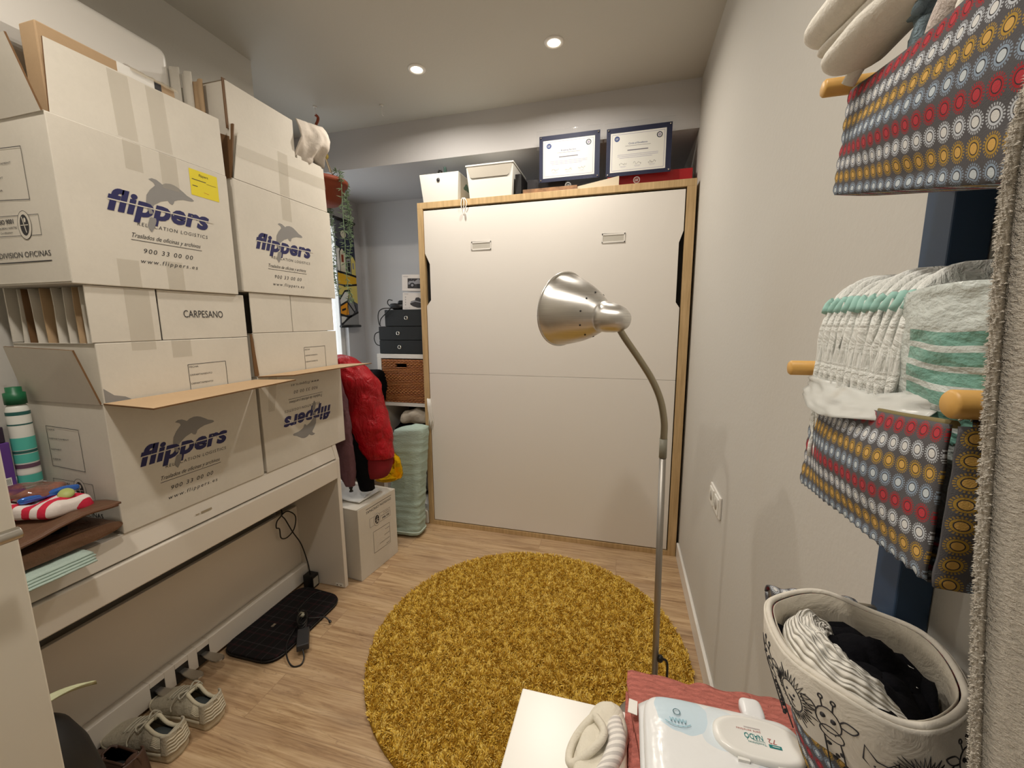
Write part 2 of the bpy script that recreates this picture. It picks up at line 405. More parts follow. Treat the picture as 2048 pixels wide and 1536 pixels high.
# ------------------------------------------------------------------ lettering
_tc = {}
def text_geo(body, shear=0.0, offset=0.0, space=1.0):
    key = (body, shear, offset, space)
    if key in _tc: return _tc[key]
    cu = D.curves.new('lettering', 'FONT'); cu.body = body; cu.size = 1.0; cu.shear = shear; cu.offset = offset; cu.space_character = space
    cu.resolution_u = 3
    ob = D.objects.new('lettering', cu); COL.objects.link(ob)
    dg = bpy.context.evaluated_depsgraph_get(); dg.update()
    me = D.meshes.new_from_object(ob.evaluated_get(dg))
    v = [(p.co.x, p.co.y) for p in me.vertices]; f = [tuple(p.vertices) for p in me.polygons]
    D.objects.remove(ob); D.curves.remove(cu); D.meshes.remove(me)
    _tc[key] = (v, f); return v, f
class Print:
    """flat printing on a face; fmap(u, v, e) -> 3D, e lifts it off the face"""
    def __init__(s, fmap): s.g = G(); s.fm = fmap; s.e = 0.0006
    def text(s, body, u, v, h, w=None, m=0, shear=0.0, offset=0.0, space=1.0, flip=False, center=False, lift=0.0, slope=0.0):
        vs, fs = text_geo(body, shear, offset, space)
        if not vs: return
        x0 = min(p[0] for p in vs); x1 = max(p[0] for p in vs)
        k = h/0.70; kx = k if w is None else w/(x1-x0)
        W_ = (x1-x0)*kx; du = -W_/2 if center else 0.0
        out = []
        for x, y in vs:
            a, b = (x-x0)*kx+du, y*k
            if flip: a, b = -a, -b
            out.append(s.fm(u+a, v+b+slope*a, s.e+lift))
        s.g.add(out, fs, m)
    def rect(s, u0, v0, u1, v1, m=0, lift=0.0): s.g.poly([s.fm(u0, v0, s.e+lift), s.fm(u1, v0, s.e+lift), s.fm(u1, v1, s.e+lift), s.fm(u0, v1, s.e+lift)], m)
    def poly(s, pts, m=0, lift=0.0): s.g.poly([s.fm(u, v, s.e+lift) for u, v in pts], m)
    def line(s, pts, w, m=0, lift=0.0):
        for (a, b) in zip(pts[:-1], pts[1:]):
            d = Vector((b[0]-a[0], b[1]-a[1]))
            if d.length < 1e-7: continue
            n = Vector((-d.y, d.x)).normalized()*w/2; e = d.normalized()*w*0.3
            s.poly([(a[0]-n.x-e.x, a[1]-n.y-e.y), (b[0]-n.x+e.x, b[1]-n.y+e.y), (b[0]+n.x+e.x, b[1]+n.y+e.y), (a[0]+n.x-e.x, a[1]+n.y-e.y)], m, lift)
    def ring(s, u, v, ru, rv, w, m=0, n=28, lift=0.0):
        s.line([(u+ru*cos(2*PI*i/n), v+rv*sin(2*PI*i/n)) for i in range(n+1)], w, m, lift)
    def disc(s, u, v, ru, rv, m=0, n=24, lift=0.0):
        s.poly([(u+ru*cos(2*PI*i/n), v+rv*sin(2*PI*i/n)) for i in range(n)], m, lift)
    def frame(s, u0, v0, u1, v1, w, m=0): s.line([(u0, v0), (u1, v0), (u1, v1), (u0, v1), (u0, v0)], w, m)
    def build(s, name, mats, parent, **k): return s.g.build(name, mats, parent, weld=False, **k)

# ------------------------------------------------------------------ room shell
XR, XL, XLF, YB, YN = 0.3505, -1.792, -2.27, 3.25, -0.5
struct(G().box(-2.6, 0.9, -1.8, 3.5, -0.06, 0.0), 'floor', FLOORM, 'light oak laminate floor with long planks', 'floor')
struct(G().box(-2.6, 0.9, -1.8, 3.5, CEIL, CEIL+0.08), 'ceiling', CEILM, 'plain white ceiling with recessed spotlights', 'ceiling')
struct(G().box(XR, XR+0.12, -1.75, 3.4, 0, CEIL), 'wall_right', WALL, 'long bare off-white wall right of the wall bed', 'wall')
struct(G().box(-2.5, XR+0.12, YB, YB+0.12, 0, CEIL), 'wall_back', WALLB, 'greyish back wall behind the wall bed and shelf', 'wall')
struct(G().box(XLF-0.1, XL, YN, 1.783, 0, CEIL), 'wall_left', WALL, 'off-white left wall behind the piano and cartons', 'wall')
g = G(); WY0, WY1, WZ0, WZ1 = 1.98, 3.02, 0.92, 2.20
g.box(XLF-0.12, XLF, 1.70, WY0, 0, CEIL).box(XLF-0.12, XLF, WY1, YB+0.1, 0, CEIL).box(XLF-0.12, XLF, WY0, WY1, 0, WZ0).box(XLF-0.12, XLF, WY0, WY1, WZ1, CEIL)
struct(g, 'wall_window', WALLB, 'recessed left wall around the bright window', 'wall')
g = G(); g.box(-2.37, -1.0, YN-0.1, YN, 0, CEIL).box(-0.12, XR, YN-0.1, YN, 0, CEIL).box(-1.0, -0.12, YN-0.1, YN, 2.06, CEIL)
struct(g, 'wall_near', WALL, 'wall with the doorway behind the viewer', 'wall')
g = G(); g.box(-1.6, XR, -1.8, -1.7, 0, CEIL).box(-1.7, -1.6, -1.8, YN-0.1, 0, CEIL)
struct(g, 'wall_hall', WALL, 'hallway wall outside the doorway', 'wall')
struct(G().box(XLF, XR, 2.532, YB, 2.391, CEIL), 'trim_1', WALLB, 'dropped ceiling beam above the wall bed', 'beam')
struct(G().box(XR-0.013, XR, 0.62, 2.395, 0, 0.092), 'baseboard_right', WHITE, 'white baseboard along the right wall', 'baseboard', bevel=0.003)
# window
wn = G(); wx0, wx1 = XLF-0.10, XLF-0.04
wn.box(wx0, wx1, WY0, WY0+0.05, WZ0, WZ1).box(wx0, wx1, WY1-0.05, WY1, WZ0, WZ1).box(wx0, wx1, WY0+0.05, WY1-0.05, WZ0, WZ0+0.05).box(wx0, wx1, WY0+0.05, WY1-0.05, WZ1-0.05, WZ1)
w = wn.build('window_1', WHITE_SATIN, None, bevel=0.004); w['kind'] = 'structure'; w['label'] = 'white framed window glowing with daylight'; w['category'] = 'window'
g = G().box(XLF-0.075, XLF-0.07, WY0+0.05, WY1-0.05, WZ0+0.05, WZ1-0.05)
g.build('pane', mat('window_glass', (235, 245, 250), 0.03, alpha=0.12), w)
# ceiling downlights
for i, (lx, ly, p) in enumerate(DOWNLIGHTS):
    lab = ['recessed ceiling spotlight, left of the lit pair before the beam', 'recessed ceiling spotlight, right of the lit pair before the beam',
           'recessed ceiling spotlight near the door, left one', 'recessed ceiling spotlight near the door, right one'][i]
    t = thing('ceiling_spotlight', lab, 'ceiling light', (lx, ly, CEIL), 'recessed ceiling spotlights')
    G().lathe([(0.030, 0.0), (0.030, 0.006), (0.041, 0.006), (0.045, 0.002), (0.045, 0.0)], (lx, ly, CEIL), (0, 0, -1), 40).build('bezel', WHITE, t)
    G().lathe([(0.0, 0.003), (0.029, 0.003), (0.030, 0.0)], (lx, ly, CEIL), (0, 0, -1), 32).build('lamp_face', mat('lit_led', (255, 244, 224), 0.4, emit=((255, 242, 216), 14.0)), t)
# bare ceiling hook
def hook(x, y, lab, name='ceiling_hook'):
    g = G().lathe([(0.0, 0.0), (0.012, 0.0), (0.012, 0.004), (0.003, 0.006)], (x, y, CEIL), (0, 0, -1), 16)
    pts = [(x, y, CEIL), (x, y, CEIL-0.03)] + [(x, y+0.010-0.010*cos(a), CEIL-0.03-0.022*0.5-0.011*sin(a)-0.0) for a in [PI*k/8 for k in range(9)]]
    g.tube(smooth_path(pts, 3), 0.0022, 6)
    return tag(g.build(name, WHITE), lab, 'hook')
hook(-1.415, 2.315, 'small bare white hook screwed into the ceiling')
hook(-1.80, 2.222, 'small ceiling hook carrying the hanging plant pot')
# wall sockets on the right wall
t = thing('wall_socket', 'white double wall socket low on the right wall', 'socket', (XR, 1.57, 0.72))
g = G().box(XR-0.008, XR, 1.49, 1.65, 0.68, 0.762); g.build('frame_plate', WHITE, t, bevel=0.003)
for y in (1.53, 1.61):
    g = G().box(XR-0.012, XR-0.007, y-0.030, y+0.030, 0.691, 0.751); o = g.build('socket_face', PLASTICW, t, bevel=0.002)
    g = G().lathe([(0.0, 0.0008), (0.018, 0.0008), (0.0185, 0.0)], (XR-0.012, y, 0.721), (-1, 0, 0), 24); g.build('socket_well', mat('socket_grey', (172, 168, 160), 0.5), o)
# door (open leaf at the left edge)
d = G().box(-0.998, -0.956, -0.42, 0.392, 0.012, 2.03).build('door_1', DOORM, None, bevel=0.003); d['kind'] = 'structure'; d['label'] = 'open cream door leaf at the left edge'; d['category'] = 'door'
g = G().lathe([(0.0, 0.012), (0.026, 0.012), (0.027, 0.0)], (-0.956, 0.315, 1.055), (1, 0, 0), 24)
g.tube(smooth_path([(-0.95, 0.315, 1.055), (-0.915, 0.315, 1.055), (-0.903, 0.325, 1.056), (-0.902, 0.345, 1.056), (-0.902, 0.365, 1.056), (-0.902, 0.372, 1.056)], 5), [0.010]*25+[0.006], 12)
g.build('door_handle', NICKEL, d)

# ------------------------------------------------------------------ wall bed
t = thing('wall_bed', 'folded-up wall bed with white front in an oak frame', 'wall bed', (-0.46, 2.62, 0))
BX0, BX1, BF, BK, BH = -1.255, 0.336, 2.398, 2.86, 2.1
G().box(BX0, BX0+0.036, BF, BK, 0, BH-0.036).build('side_board', OAK, t, bevel=0.001)
G().box(BX1-0.046, BX1, BF, BK, 0, BH-0.036).build('side_board', OAK, t, bevel=0.001)
G().box(BX0, BX1, BF, BK, BH-0.036, BH).build('top_board', OAK, t, bevel=0.001)
G().box(BX0+0.036, BX1-0.046, BF, BF+0.03, 0, 0.030).build('plinth', OAK, t, bevel=0.001)
G().box(BX0+0.036, BX1-0.046, BF+0.035, BF+0.05, 0.03, BH-0.036).build('inner_panel', GAP_SHADE, t)  # dark sheet stands in for the shade behind the front panels
px0, px1 = BX0+0.040, BX1-0.052
up = [(px0, 1.049), (px1, 1.049), (px1, 1.445), (px1-0.020, 1.475), (px1-0.020, 1.785), (px1, 1.845), (px1, 2.052), (px0, 2.052),
      (px0, 1.80), (px0+0.030, 1.735), (px0+0.030, 1.515), (px0, 1.478)]
pn = G().prism([(x, BF+0.024, z) for x, z in up], (0, -0.020, 0)).build('upper_panel', WHITE_SATIN, t, bevel=0.001)
G().box(px0, px1, BF+0.004, BF+0.024, 0.036, 1.0475).build('lower_panel', WHITE_SATIN, t, bevel=0.001)
for x in (-0.905, -0.136):
    g = G(); hx0, hx1, hz0, hz1 = x, x+0.124, 1.803, 1.853; yf = BF+0.001
    g.box(hx0, hx1, yf, BF+0.006, hz0, hz0+0.007).box(hx0, hx1, yf, BF+0.006, hz1-0.010, hz1).box(hx0, hx0+0.006, yf, BF+0.006, hz0, hz1).box(hx1-0.006, hx1, yf, BF+0.006, hz0, hz1)
    h = g.build('recessed_handle', WHITE, t, bevel=0.001)
    G().box(hx0+0.006, hx1-0.006, BF+0.0032, BF+0.0045, hz0+0.007, hz1-0.010).build('handle_recess', mat('handle_shadow_plastic', (196, 192, 182), 0.5), h)  # flat plate, the slot's shade is put into its grey-beige
# ------------------------------------------------------------------ digital piano
PX, PB, PY0, PY1 = -1.366, -1.775, 0.30, 1.679
t = thing('digital_piano', 'white upright digital piano under the stacked cartons', 'piano', (-1.57, 0.99, 0))
for y0 in (PY0, PY1-0.025):
    sp = G().prism([(PX, y0, 0.0), (PX, y0, 0.700), (PX-0.018, y0, 0.776), (PB, y0, 0.776), (PB, y0, 0.0)], (0, 0.025, 0)).build('side_panel', PIANO, t, bevel=0.002)
    if y0 > 1:
        g = G().box(PX-0.058, PX-0.012, y0-0.004, y0, 0.004, 0.022)
        br = g.build('foot_bracket', PLASTICW, sp, bevel=0.002)
        for q in (-0.047, -0.024): G().lathe([(0, 0.0006), (0.003, 0.0006), (0.003, 0)], (PX+q, y0-0.004, 0.013), (0, -1, 0), 10).build('screw', INK, sp)
ya, yb = PY0+0.025, PY1-0.025
G().box(PB, -1.392, ya, yb, 0.755, 0.7735).build('top_board', PIANO, t, bevel=0.003)
G().hexa([(-1.40, ya, 0.708), (-1.368, ya, 0.706), (-1.368, yb, 0.706), (-1.40, yb, 0.708)], [(-1.40, ya, 0.772), (-1.386, ya, 0.7735), (-1.386, yb, 0.7735), (-1.40, yb, 0.772)]).build('key_cover', PIANO, t, bevel=0.003)
G().box(-1.40, -1.360, ya, yb, 0.606, 0.700).build('front_rail', PIANO, t, bevel=0.004)
G().box(PB, -1.40, ya, yb, 0.606, 0.640).build('keybed', mat('grey_underside', (150, 140, 126), 0.7, var=0.35, vscale=8), t)
kb = G().box(-1.650, -1.632, ya, yb, 0.03, 0.425).build('kick_board', PIANO, t, bevel=0.002)
g = G()
PEDY = (0.915, 1.000, 1.084)
ys = [ya]+[v for p in PEDY for v in (p-0.024, p+0.024)]+[yb]
for i in range(0, len(ys), 2): g.box(-1.632, -1.596, ys[i], ys[i+1], 0.018, 0.105)
for p in PEDY: g.box(-1.632, -1.596, p-0.024, p+0.024, 0.082, 0.105)
g.build('pedal_rail', PIANO, t, bevel=0.002)
for p in PEDY:
    g = G().box(-1.631, -1.5965, p-0.0236, p+0.0236, 0.020, 0.0815); g.build('pedal_slot', BLACK, t)
    z = 0.052
    out = [(-1.60, -0.011), (-1.555, -0.016), (-1.530, -0.020), (-1.513, -0.018), (-1.503, -0.010), (-1.500, 0.0), (-1.503, 0.010), (-1.513, 0.018), (-1.530, 0.020), (-1.555, 0.016), (-1.60, 0.011)]
    g = G().prism([(x, p+v, z-(x+1.60)*0.05) for x, v in out], (0, 0, 0.010)); pd = g.build('pedal', NICKEL, t, bevel=0.003)
g = G()  # small name mark on the key cover
pr = Print(lambda u, v, e: (-1.3765-(v-0.74)*0.27+0.0025+e, u, v))
pr.rect(0.966, 0.737, 0.978, 0.740, 0); pr.rect(0.984, 0.7355, 1.022, 0.7415, 0)
pr.build('brand_mark', mat('pale_bronze_ink', (150, 136, 110), 0.6), t)

# ------------------------------------------------------------------ moving cartons
CX = -1.380
DOLPH = [(0.9608, 1.8009), (0.9706, 1.8063), (0.9832, 1.8055), (0.9935, 1.8000), (0.9985, 1.7965), (1.008, 1.8025), (1.023, 1.8059), (1.0351, 1.8045), (1.0451, 1.8011), (1.0609, 1.7916), (1.0718, 1.7839), (1.0862, 1.7792), (1.0924, 1.7743), (1.0900, 1.7712), (1.0836, 1.7693), (1.0565, 1.7673), (1.040, 1.7620), (1.0293, 1.7563), (1.0257, 1.7478), (1.0213, 1.7429), (1.014, 1.7455), (1.0088, 1.7522), (0.9885, 1.7443), (0.9677, 1.7292), (0.9600, 1.7150), (0.9551, 1.7019), (0.9498, 1.7055), (0.9466, 1.7200), (0.9466, 1.7333), (0.9502, 1.7533), (0.9615, 1.7707), (0.9774, 1.7874), (0.9755, 1.7925), (0.9726, 1.7955)]
TAIL = [(0.9511, 1.6889), (0.9560, 1.6915), (0.9675, 1.6902), (0.9680, 1.6830), (0.9656, 1.6751), (0.9589, 1.6591), (0.9509, 1.6472), (0.9447, 1.6562), (0.9420, 1.6640), (0.9443, 1.6705)]
def flippers(pr, u0, v0, k=1.0, flip=False):
    """the removal firm's print; u0, v0: left end and baseline of the word (ink slots 0 navy, 1 grey, 2 black, 3 card)"""
    s = -1 if flip else 1
    q = lambda a, b: (u0+s*(a-0.845)*k, v0+s*(b-1.688)*k)
    pr.poly([q(a, b) for a, b in DOLPH], 1, -0.0002)
    pr.poly([q(a, b) for a, b in TAIL], 1, 0.0004)
    U = lambda a, b: q(a, b)
    u, v = U(0.845, 1.690)
    pr.text('flippers', u, v, 0.058*k, 0.292*k, 0, shear=0.30, offset=0.040, flip=flip, lift=0.0002, space=1.04)
    pr.line([U(0.850, 1.7165), U(1.15, 1.7165)], 0.0032*k, 3, 0.0006)
    pr.poly([U(0.9475, 1.7165), U(0.957, 1.7165), U(0.9625, 1.703), U(0.951, 1.700)], 1, 0.0008)
    pr.poly([U(1.0175, 1.7165), U(1.0235, 1.7165), U(1.0215, 1.710), U(1.018, 1.710)], 1, 0.0008)
    u, v = U(0.9145, 1.6595); pr.text('RELOCATION LOGISTICS', u, v, 0.0105*k, 0.211*k, 2, shear=0.2, space=1.25, flip=flip)
    u, v = U(0.897, 1.6240); pr.text('Traslados de oficinas y archivos', u, v, 0.013*k, 0.200*k, 2, shear=0.45, flip=flip)
    pr.line([U(0.894, 1.6165), U(1.099, 1.6165)], 0.0016*k, 2)
    u, v = U(0.9225, 1.5825); pr.text('900 33 00 00', u, v, 0.0135*k, 0.144*k, 2, shear=0.25, space=1.25, flip=flip)
    u, v = U(0.911, 1.5530); pr.text('www.flippers.es', u, v, 0.0125*k, 0.168*k, 2, shear=0.25, space=1.3, flip=flip)
def endprint(fmap, u0, v0, t, k=1.0, flip=False, local=False):
    """form box, quality mark and division name on the short side; u0, v0: lower left of the block 0.22 wide, 0.30 high"""
    s = -1 if flip else 1
    q = lambda a, b: (u0+s*a*k, v0+s*b*k)
    pr = Print(fmap)
    pr.line([q(0.030, 0.295), q(0.168, 0.290), q(0.168, 0.165), q(0.030, 0.172), q(0.030, 0.295)], 0.0016*k, 0)
    for (y, w) in ((0.282, 0.03), (0.255, 0.085), (0.222, 0.045), (0.192, 0.035)):
        u, v = q(0.036, y); pr.text('DEPARTAMENTO'[:max(4, int(w*140))], u, v, 0.0045*k, w*k, 0, flip=flip)
    pr.build('printed_form', EINK, t, local=local); pr = Print(fmap)
    pr.line([q(0.020, 0.132), q(0.190, 0.128), q(0.190, 0.078), q(0.020, 0.082), q(0.020, 0.132)], 0.0012*k, 0)
    u, v = q(0.030, 0.112); pr.text('ISO 9001', u, v, 0.011*k, 0.060*k, 0, offset=0.02, flip=flip)
    u, v = q(0.030, 0.099); pr.text('BUREAU VERITAS', u, v, 0.005*k, 0.070*k, 0, flip=flip)
    u, v = q(0.030, 0.088); pr.text('Certification', u, v, 0.005*k, 0.050*k, 0, flip=flip)
    c = q(0.132, 0.105); pr.disc(c[0], c[1], 0.026*k, 0.035*k, 1, lift=0.0002); pr.ring(c[0], c[1], 0.026*k, 0.035*k, 0.0012*k, 0, lift=0.0003)
    pr.disc(c[0], c[1], 0.017*k, 0.026*k, 0, lift=0.0004)
    pr.line([(c[0]-0.006*k, c[1]+0.02*s*k), (c[0]+0.004*k, c[1]-0.018*s*k)], 0.003*k, 1, 0.0006); pr.line([(c[0]-0.014*k, c[1]), (c[0]+0.014*k, c[1])], 0.002*k, 1, 0.0006); pr.disc(c[0]+0.004*k, c[1]+0.012*s*k, 0.004*k, 0.006*k, 1, lift=0.0006)
    pr.build('quality_mark', EINK, t, local=local); pr = Print(fmap)
    u, v = q(0.008, 0.026); pr.text('DIVISION OFICINAS', u, v, 0.014*k, 0.205*k, 0, flip=flip)
    pr.line([q(0.004, 0.014), q(0.212, 0.014)], 0.0028*k, 0)
    pr.build('division_name', EINK, t, local=local)
FM = lambda X: (lambda u, v, e: (X+e, u, v))
EM = lambda Y: (lambda u, v, e: (u, Y-e, v))
INKS = [NAVY, GREYINK, INK, CARDW]
EINK = [INK, CARDW]
def shell(x0, x1, y0, y1, z0, z1, th=0.004, top=False):
    g = G(); g.box(x0, x1, y0, y1, z0, z0+th)
    g.box(x1-th, x1, y0, y1, z0+th, z1).box(x0, x0+th, y0, y1, z0+th, z1).box(x0+th, x1-th, y0, y0+th, z0+th, z1).box(x0+th, x1-th, y1-th, y1, z0+th, z1)
    if top: g.box(x0+th, x1-th, y0+th, y1-th, z1-th, z1)
    return g
def carton(label, x0, x1, y0, y1, z0, z1, top=False, jx=0.0):
    t = thing('moving_carton', label, 'cardboard box', ((x0+x1)/2, (y0+y1)/2, z0), 'white removal cartons')
    shell(x0, x1, y0, y1, z0, z1, top=top).build('body', CARDW, t, bevel=0.0025, seg=2)
    return t
def flap(t, name, pts, th=0.0045, out=CARDW, inn=None, lab=None):
    """pts: hinge a, hinge b, free b, free a; the normal side shows material 'inn'"""
    g = G(); p = [Vector(q) for q in pts]; n = (p[1]-p[0]).cross(p[3]-p[0]).normalized()*th; k = 4
    g.add(p, [(2, 1, 0), (3, 2, 0)], 0); g.add([q+n for q in p], [(0, 1, 2), (0, 2, 3)], 2)
    g.add(p+[q+n for q in p], [(i, (i+1) % k, k+(i+1) % k, k+i) for i in range(k)], 1)
    return g.build(name, [out, CARDE, inn or out], t, weld=False)
def tape(t, quads):
    for q in quads: G().poly(q).build('packing_tape', TAPE, t, weld=False)
def fq(X, y0, y1, z0, z1): return [(X, y0, z0), (X, y1, z0), (X, y1, z1), (X, y0, z1)]

# A: bottom row, near
A = carton('white removal carton on the piano, lower row beside the leather bag', -1.74, CX, 0.768, 1.252, 0.7745, 1.158)
pr = Print(FM(CX)); flippers(pr, 0.832, 0.955, 0.97)
# the print on this box is set slightly rising because the sheet was applied askew
pr.build('printed_logo', INKS, A)
endprint(EM(0.768), -1.668, 0.787, A)
flap(A, 'front_flap', [(CX, 1.252, 1.156), (CX, 0.768, 1.156), (-1.203, 0.775, 1.150), (-1.196, 1.262, 1.161)], inn=KRAFT, out=CARDW)
lf = flap(A, 'side_flap', [(-1.700, 0.770, 1.157), (-1.388, 0.770, 1.157), (-1.388, 0.729, 1.310), (-1.672, 0.731, 1.318)], inn=None)
pr = Print(lambda u, v, e: (u, 0.770-(v-1.157)*0.26-e-0.0002, v)); pr.text('CARPESANO', -1.618, 1.232, 0.020, 0.125, 0); pr.build('printed_word', EINK, A)
# B: bottom row, far, print upside down
B = carton('white removal carton at the far end of the piano, print upside down', -1.74, CX, 1.266, 1.752, 0.7745, 1.168)
pr = Print(FM(CX)); flippers(pr, 1.660, 0.980, 1.0, True); pr.build('printed_logo', INKS, B)
flap(B, 'front_flap', [(CX, 1.752, 1.166), (CX, 1.266, 1.166), (-1.215, 1.275, 1.176), (-1.222, 1.790, 1.172)], inn=KRAFT, out=CARDW)
tape(B, [[(CX+0.0004, 1.36, 1.166), (CX+0.0004, 1.315, 1.166), (CX+0.0004, 1.30, 1.02), (CX+0.0004, 1.33, 1.02)]])
# C: middle row, near, standing inside A
C_ = carton('white removal carton wedged inside the open lower near carton', -1.733, -1.387, 0.775, 1.245, 0.7790, 1.325)
XC = -1.387
g = G().box(XC-0.004, XC, 0.770, 0.943, 1.327, 1.481).build('front_flap', CARDW, C_, bevel=0.001)
g = G().box(XC-0.006, XC-0.002, 0.949, 1.247, 1.327, 1.481).build('front_flap', CARDW, C_, bevel=0.001)
g = G().box(-1.733, -1.728, 0.775, 1.245, 1.327, 1.481).build('back_flap', CARDW, C_)
g = G().box(-1.72, -1.40, 1.240, 1.245, 1.327, 1.481).build('side_flap', CARDW, C_)
pr = Print(FM(XC)); pr.text('CARPESANO', 1.020, 1.3975, 0.0235, 0.136, 2, lift=-0.0015)
pr.build('printed_word', INKS, C_); pr = Print(FM(XC))
pr.frame(1.012, 1.10, 1.145, 1.243, 0.0016, 2)
for z in (1.232, 1.205, 1.176): pr.text('DEPARTAMENTO' if z < 1.23 else 'FECHA', 1.016, z, 0.0055, 0.075 if z < 1.23 else 0.030, 2)
pr.build('printed_form', INKS, C_); pr = Print(FM(XC))
pr.poly([(0.777, 1.200), (0.800, 1.178), (0.826, 1.170), (0.840, 1.160), (0.826, 1.148), (0.800, 1.140), (0.777, 1.138)], 1)
pr.text('rs', 0.790, 1.098, 0.066, 0.100, 0, shear=0.3, offset=0.04)
pr.build('printed_logo', INKS, C_)
tape(C_, [fq(XC+0.0005, 0.86, 0.925, 1.30, 1.478), fq(XC+0.0005, 0.97, 1.03, 1.27, 1.325)])
rnd = random.Random(3)
for i in range(8):
    x = -1.425-i*0.039; tl = rnd.uniform(-0.010, 0.010); m_ = [CARDW, KRAFT, CARDW, CARDW, KRAFT, CARDW, CARDE, CARDW][i]
    g = G(); pts = []
    def fn(a, b, x=x, tl=tl, i=i): return (x+tl*(b-0.3)+0.012*sin(a*5+i)*b+0.006*noise.noise(Vector((a*6, b*4, i*3.3))), 0.782+a*0.44, 1.06+b*0.418)
    g.grid(fn, 12, 8, 0)
    tag(g.build('cardboard_sheet', m_, solid=0.004), ['flat cardboard sheet standing in the open middle carton', 'creased brown cardboard sheet standing in the open middle carton'][1 if m_ in (KRAFT, CARDE) else 0], 'cardboard', 'cardboard sheets in the middle carton')
# D: middle row, far, standing inside B
Dc = carton('white removal carton wedged inside the far upside-down carton', -1.733, -1.387, 1.272, 1.746, 0.7790, 1.338)
G().box(XC-0.004, XC, 1.272, 1.470, 1.340, 1.4935).build('front_flap', CARDW, Dc, bevel=0.001)
G().box(XC-0.005, XC-0.001, 1.474, 1.735, 1.340, 1.4935).build('front_flap', CARDW, Dc, bevel=0.001)
G().box(-1.733, -1.728, 1.272, 1.746, 1.340, 1.4935).build('back_flap', CARDW, Dc)
G().box(-1.72, -1.40, 1.741, 1.746, 1.340, 1.4935).build('side_flap', CARDW, Dc)
pr = Print(FM(XC)); pr.frame(1.527, 1.13, 1.660, 1.268, 0.0016, 2)
for z in (1.255, 1.228, 1.200): pr.text('DEPARTAMENTO' if z < 1.25 else 'FECHA', 1.531, z, 0.0055, 0.075 if z < 1.25 else 0.030, 2)
pr.build('printed_form', INKS, Dc)
flap(Dc, 'side_flap', [(-1.386, 1.258, 1.172), (-1.386, 1.276, 1.172), (-1.386, 1.262, 1.335), (-1.386, 1.254, 1.335)], out=CARDE)
# E: top row, near
E_ = carton('white removal carton with yellow sticker, upper row nearest the door', -1.745, CX, 0.745, 1.221, 1.4825, 1.893)
pr = Print(FM(CX)); flippers(pr, 0.845, 1.690, 1.0); pr.build('printed_logo', INKS, E_)
endprint(EM(0.745), -1.660, 1.528, E_, 1.02)
pr = Print(FM(CX)); pr.rect(1.087, 1.795, 1.183, 1.877, 0); pr.text('flippers', 1.118, 1.860, 0.008, 0.032, 1, shear=0.2, lift=0.0003)
pr.line([(1.094, 1.846), (1.140, 1.846)], 0.0022, 1, 0.0003); pr.line([(1.094, 1.826), (1.110, 1.826)], 0.0022, 1, 0.0003); pr.line([(1.143, 1.842), (1.175, 1.842)], 0.001, 1, 0.0003); pr.line([(1.13, 1.812), (1.148, 1.810)], 0.001, 2, 0.0003)
pr.build('yellow_sticker', [YELLOWP, INK, mat('red_ink', (190, 60, 40), 0.6)], E_)
flap(E_, 'front_flap', [(CX-0.004, 1.221, 1.8945), (CX-0.004, 0.757, 1.8945), (CX-0.014, 0.772, 2.074), (CX-0.014, 1.226, 2.084)], inn=KRAFT, out=CARDW)
flap(E_, 'side_flap', [(-1.735, 0.748, 1.894), (-1.390, 0.748, 1.894), (-1.404, 0.712, 2.048), (-1.720, 0.708, 2.050)], inn=None)
flap(E_, 'back_flap', [(-1.741, 0.75, 1.8945), (-1.741, 1.20, 1.8945), (-1.752, 1.19, 2.08), (-1.752, 0.76, 2.08)], inn=KRAFT)
tape(E_, [fq(CX+0.0005, 0.905, 0.950, 1.815, 1.892), fq(CX+0.0005, 1.0, 1.05, 1.79, 1.892), [(CX-0.0030, 0.90, 1.90), (CX-0.0030, 0.95, 1.90), (CX-0.0135, 0.95, 2.075), (CX-0.0135, 0.90, 2.073)], [(CX-0.0030, 0.995, 1.90), (CX-0.0030, 1.045, 1.90), (CX-0.0135, 1.045, 2.078), (CX-0.0135, 0.995, 2.076)], fq(CX+0.0005, 0.85, 0.905, 1.484, 1.56), fq(CX+0.0005, 0.98, 1.03, 1.484, 1.57)])
# brown carton lying in E
t = thing('brown_carton', 'flat brown parcel carton poking out of the near upper carton', 'cardboard box', (-1.47, 0.94, 1.50))
G().box(-1.500, -1.440, 0.786, 1.118, 1.488, 2.128).build('body', KRAFT, t, bevel=0.003)
G().box(-1.4398, -1.4390, 0.958, 1.056, 2.060, 2.128).build('shipping_label', PAPER, t)
G().box(-1.4398, -1.4386, 1.056, 1.076, 2.060, 2.125).build('black_label', INK, t)
g = G(); g.grid(lambda a, b: (-1.470+(0.036)*cos(PI*b), 0.99+a*0.135, 2.120+0.022*sin(PI*b)+0.004*noise.noise(Vector((a*9, b*5, 2)))), 14, 8)
g.build('packing_tape', mat('glossy_tape', (200, 186, 160), 0.08, alpha=0.45, coat=1.0), t)
# white wall unit behind the cartons (high on the left wall)
t = thing('air_conditioner', 'white rounded unit high on the left wall behind the cartons', 'air conditioner', (-1.69, 0.84, 2.05))
g = G(); prof = []
for k in range(9):
    a = PI/2*k/8; prof.append((-1.640+0.045*sin(a)-0.0, 2.300+0.045*cos(a)))
prof = [(-1.791, 2.345)]+prof+[(-1.595, 2.16), (-1.615, 2.12), (-1.791, 2.10)]
G().prism([(x, 0.42, z) for x, z in prof], (0, 0.81, 0)).build('casing', WHITE, t, bevel=0.018, seg=4)
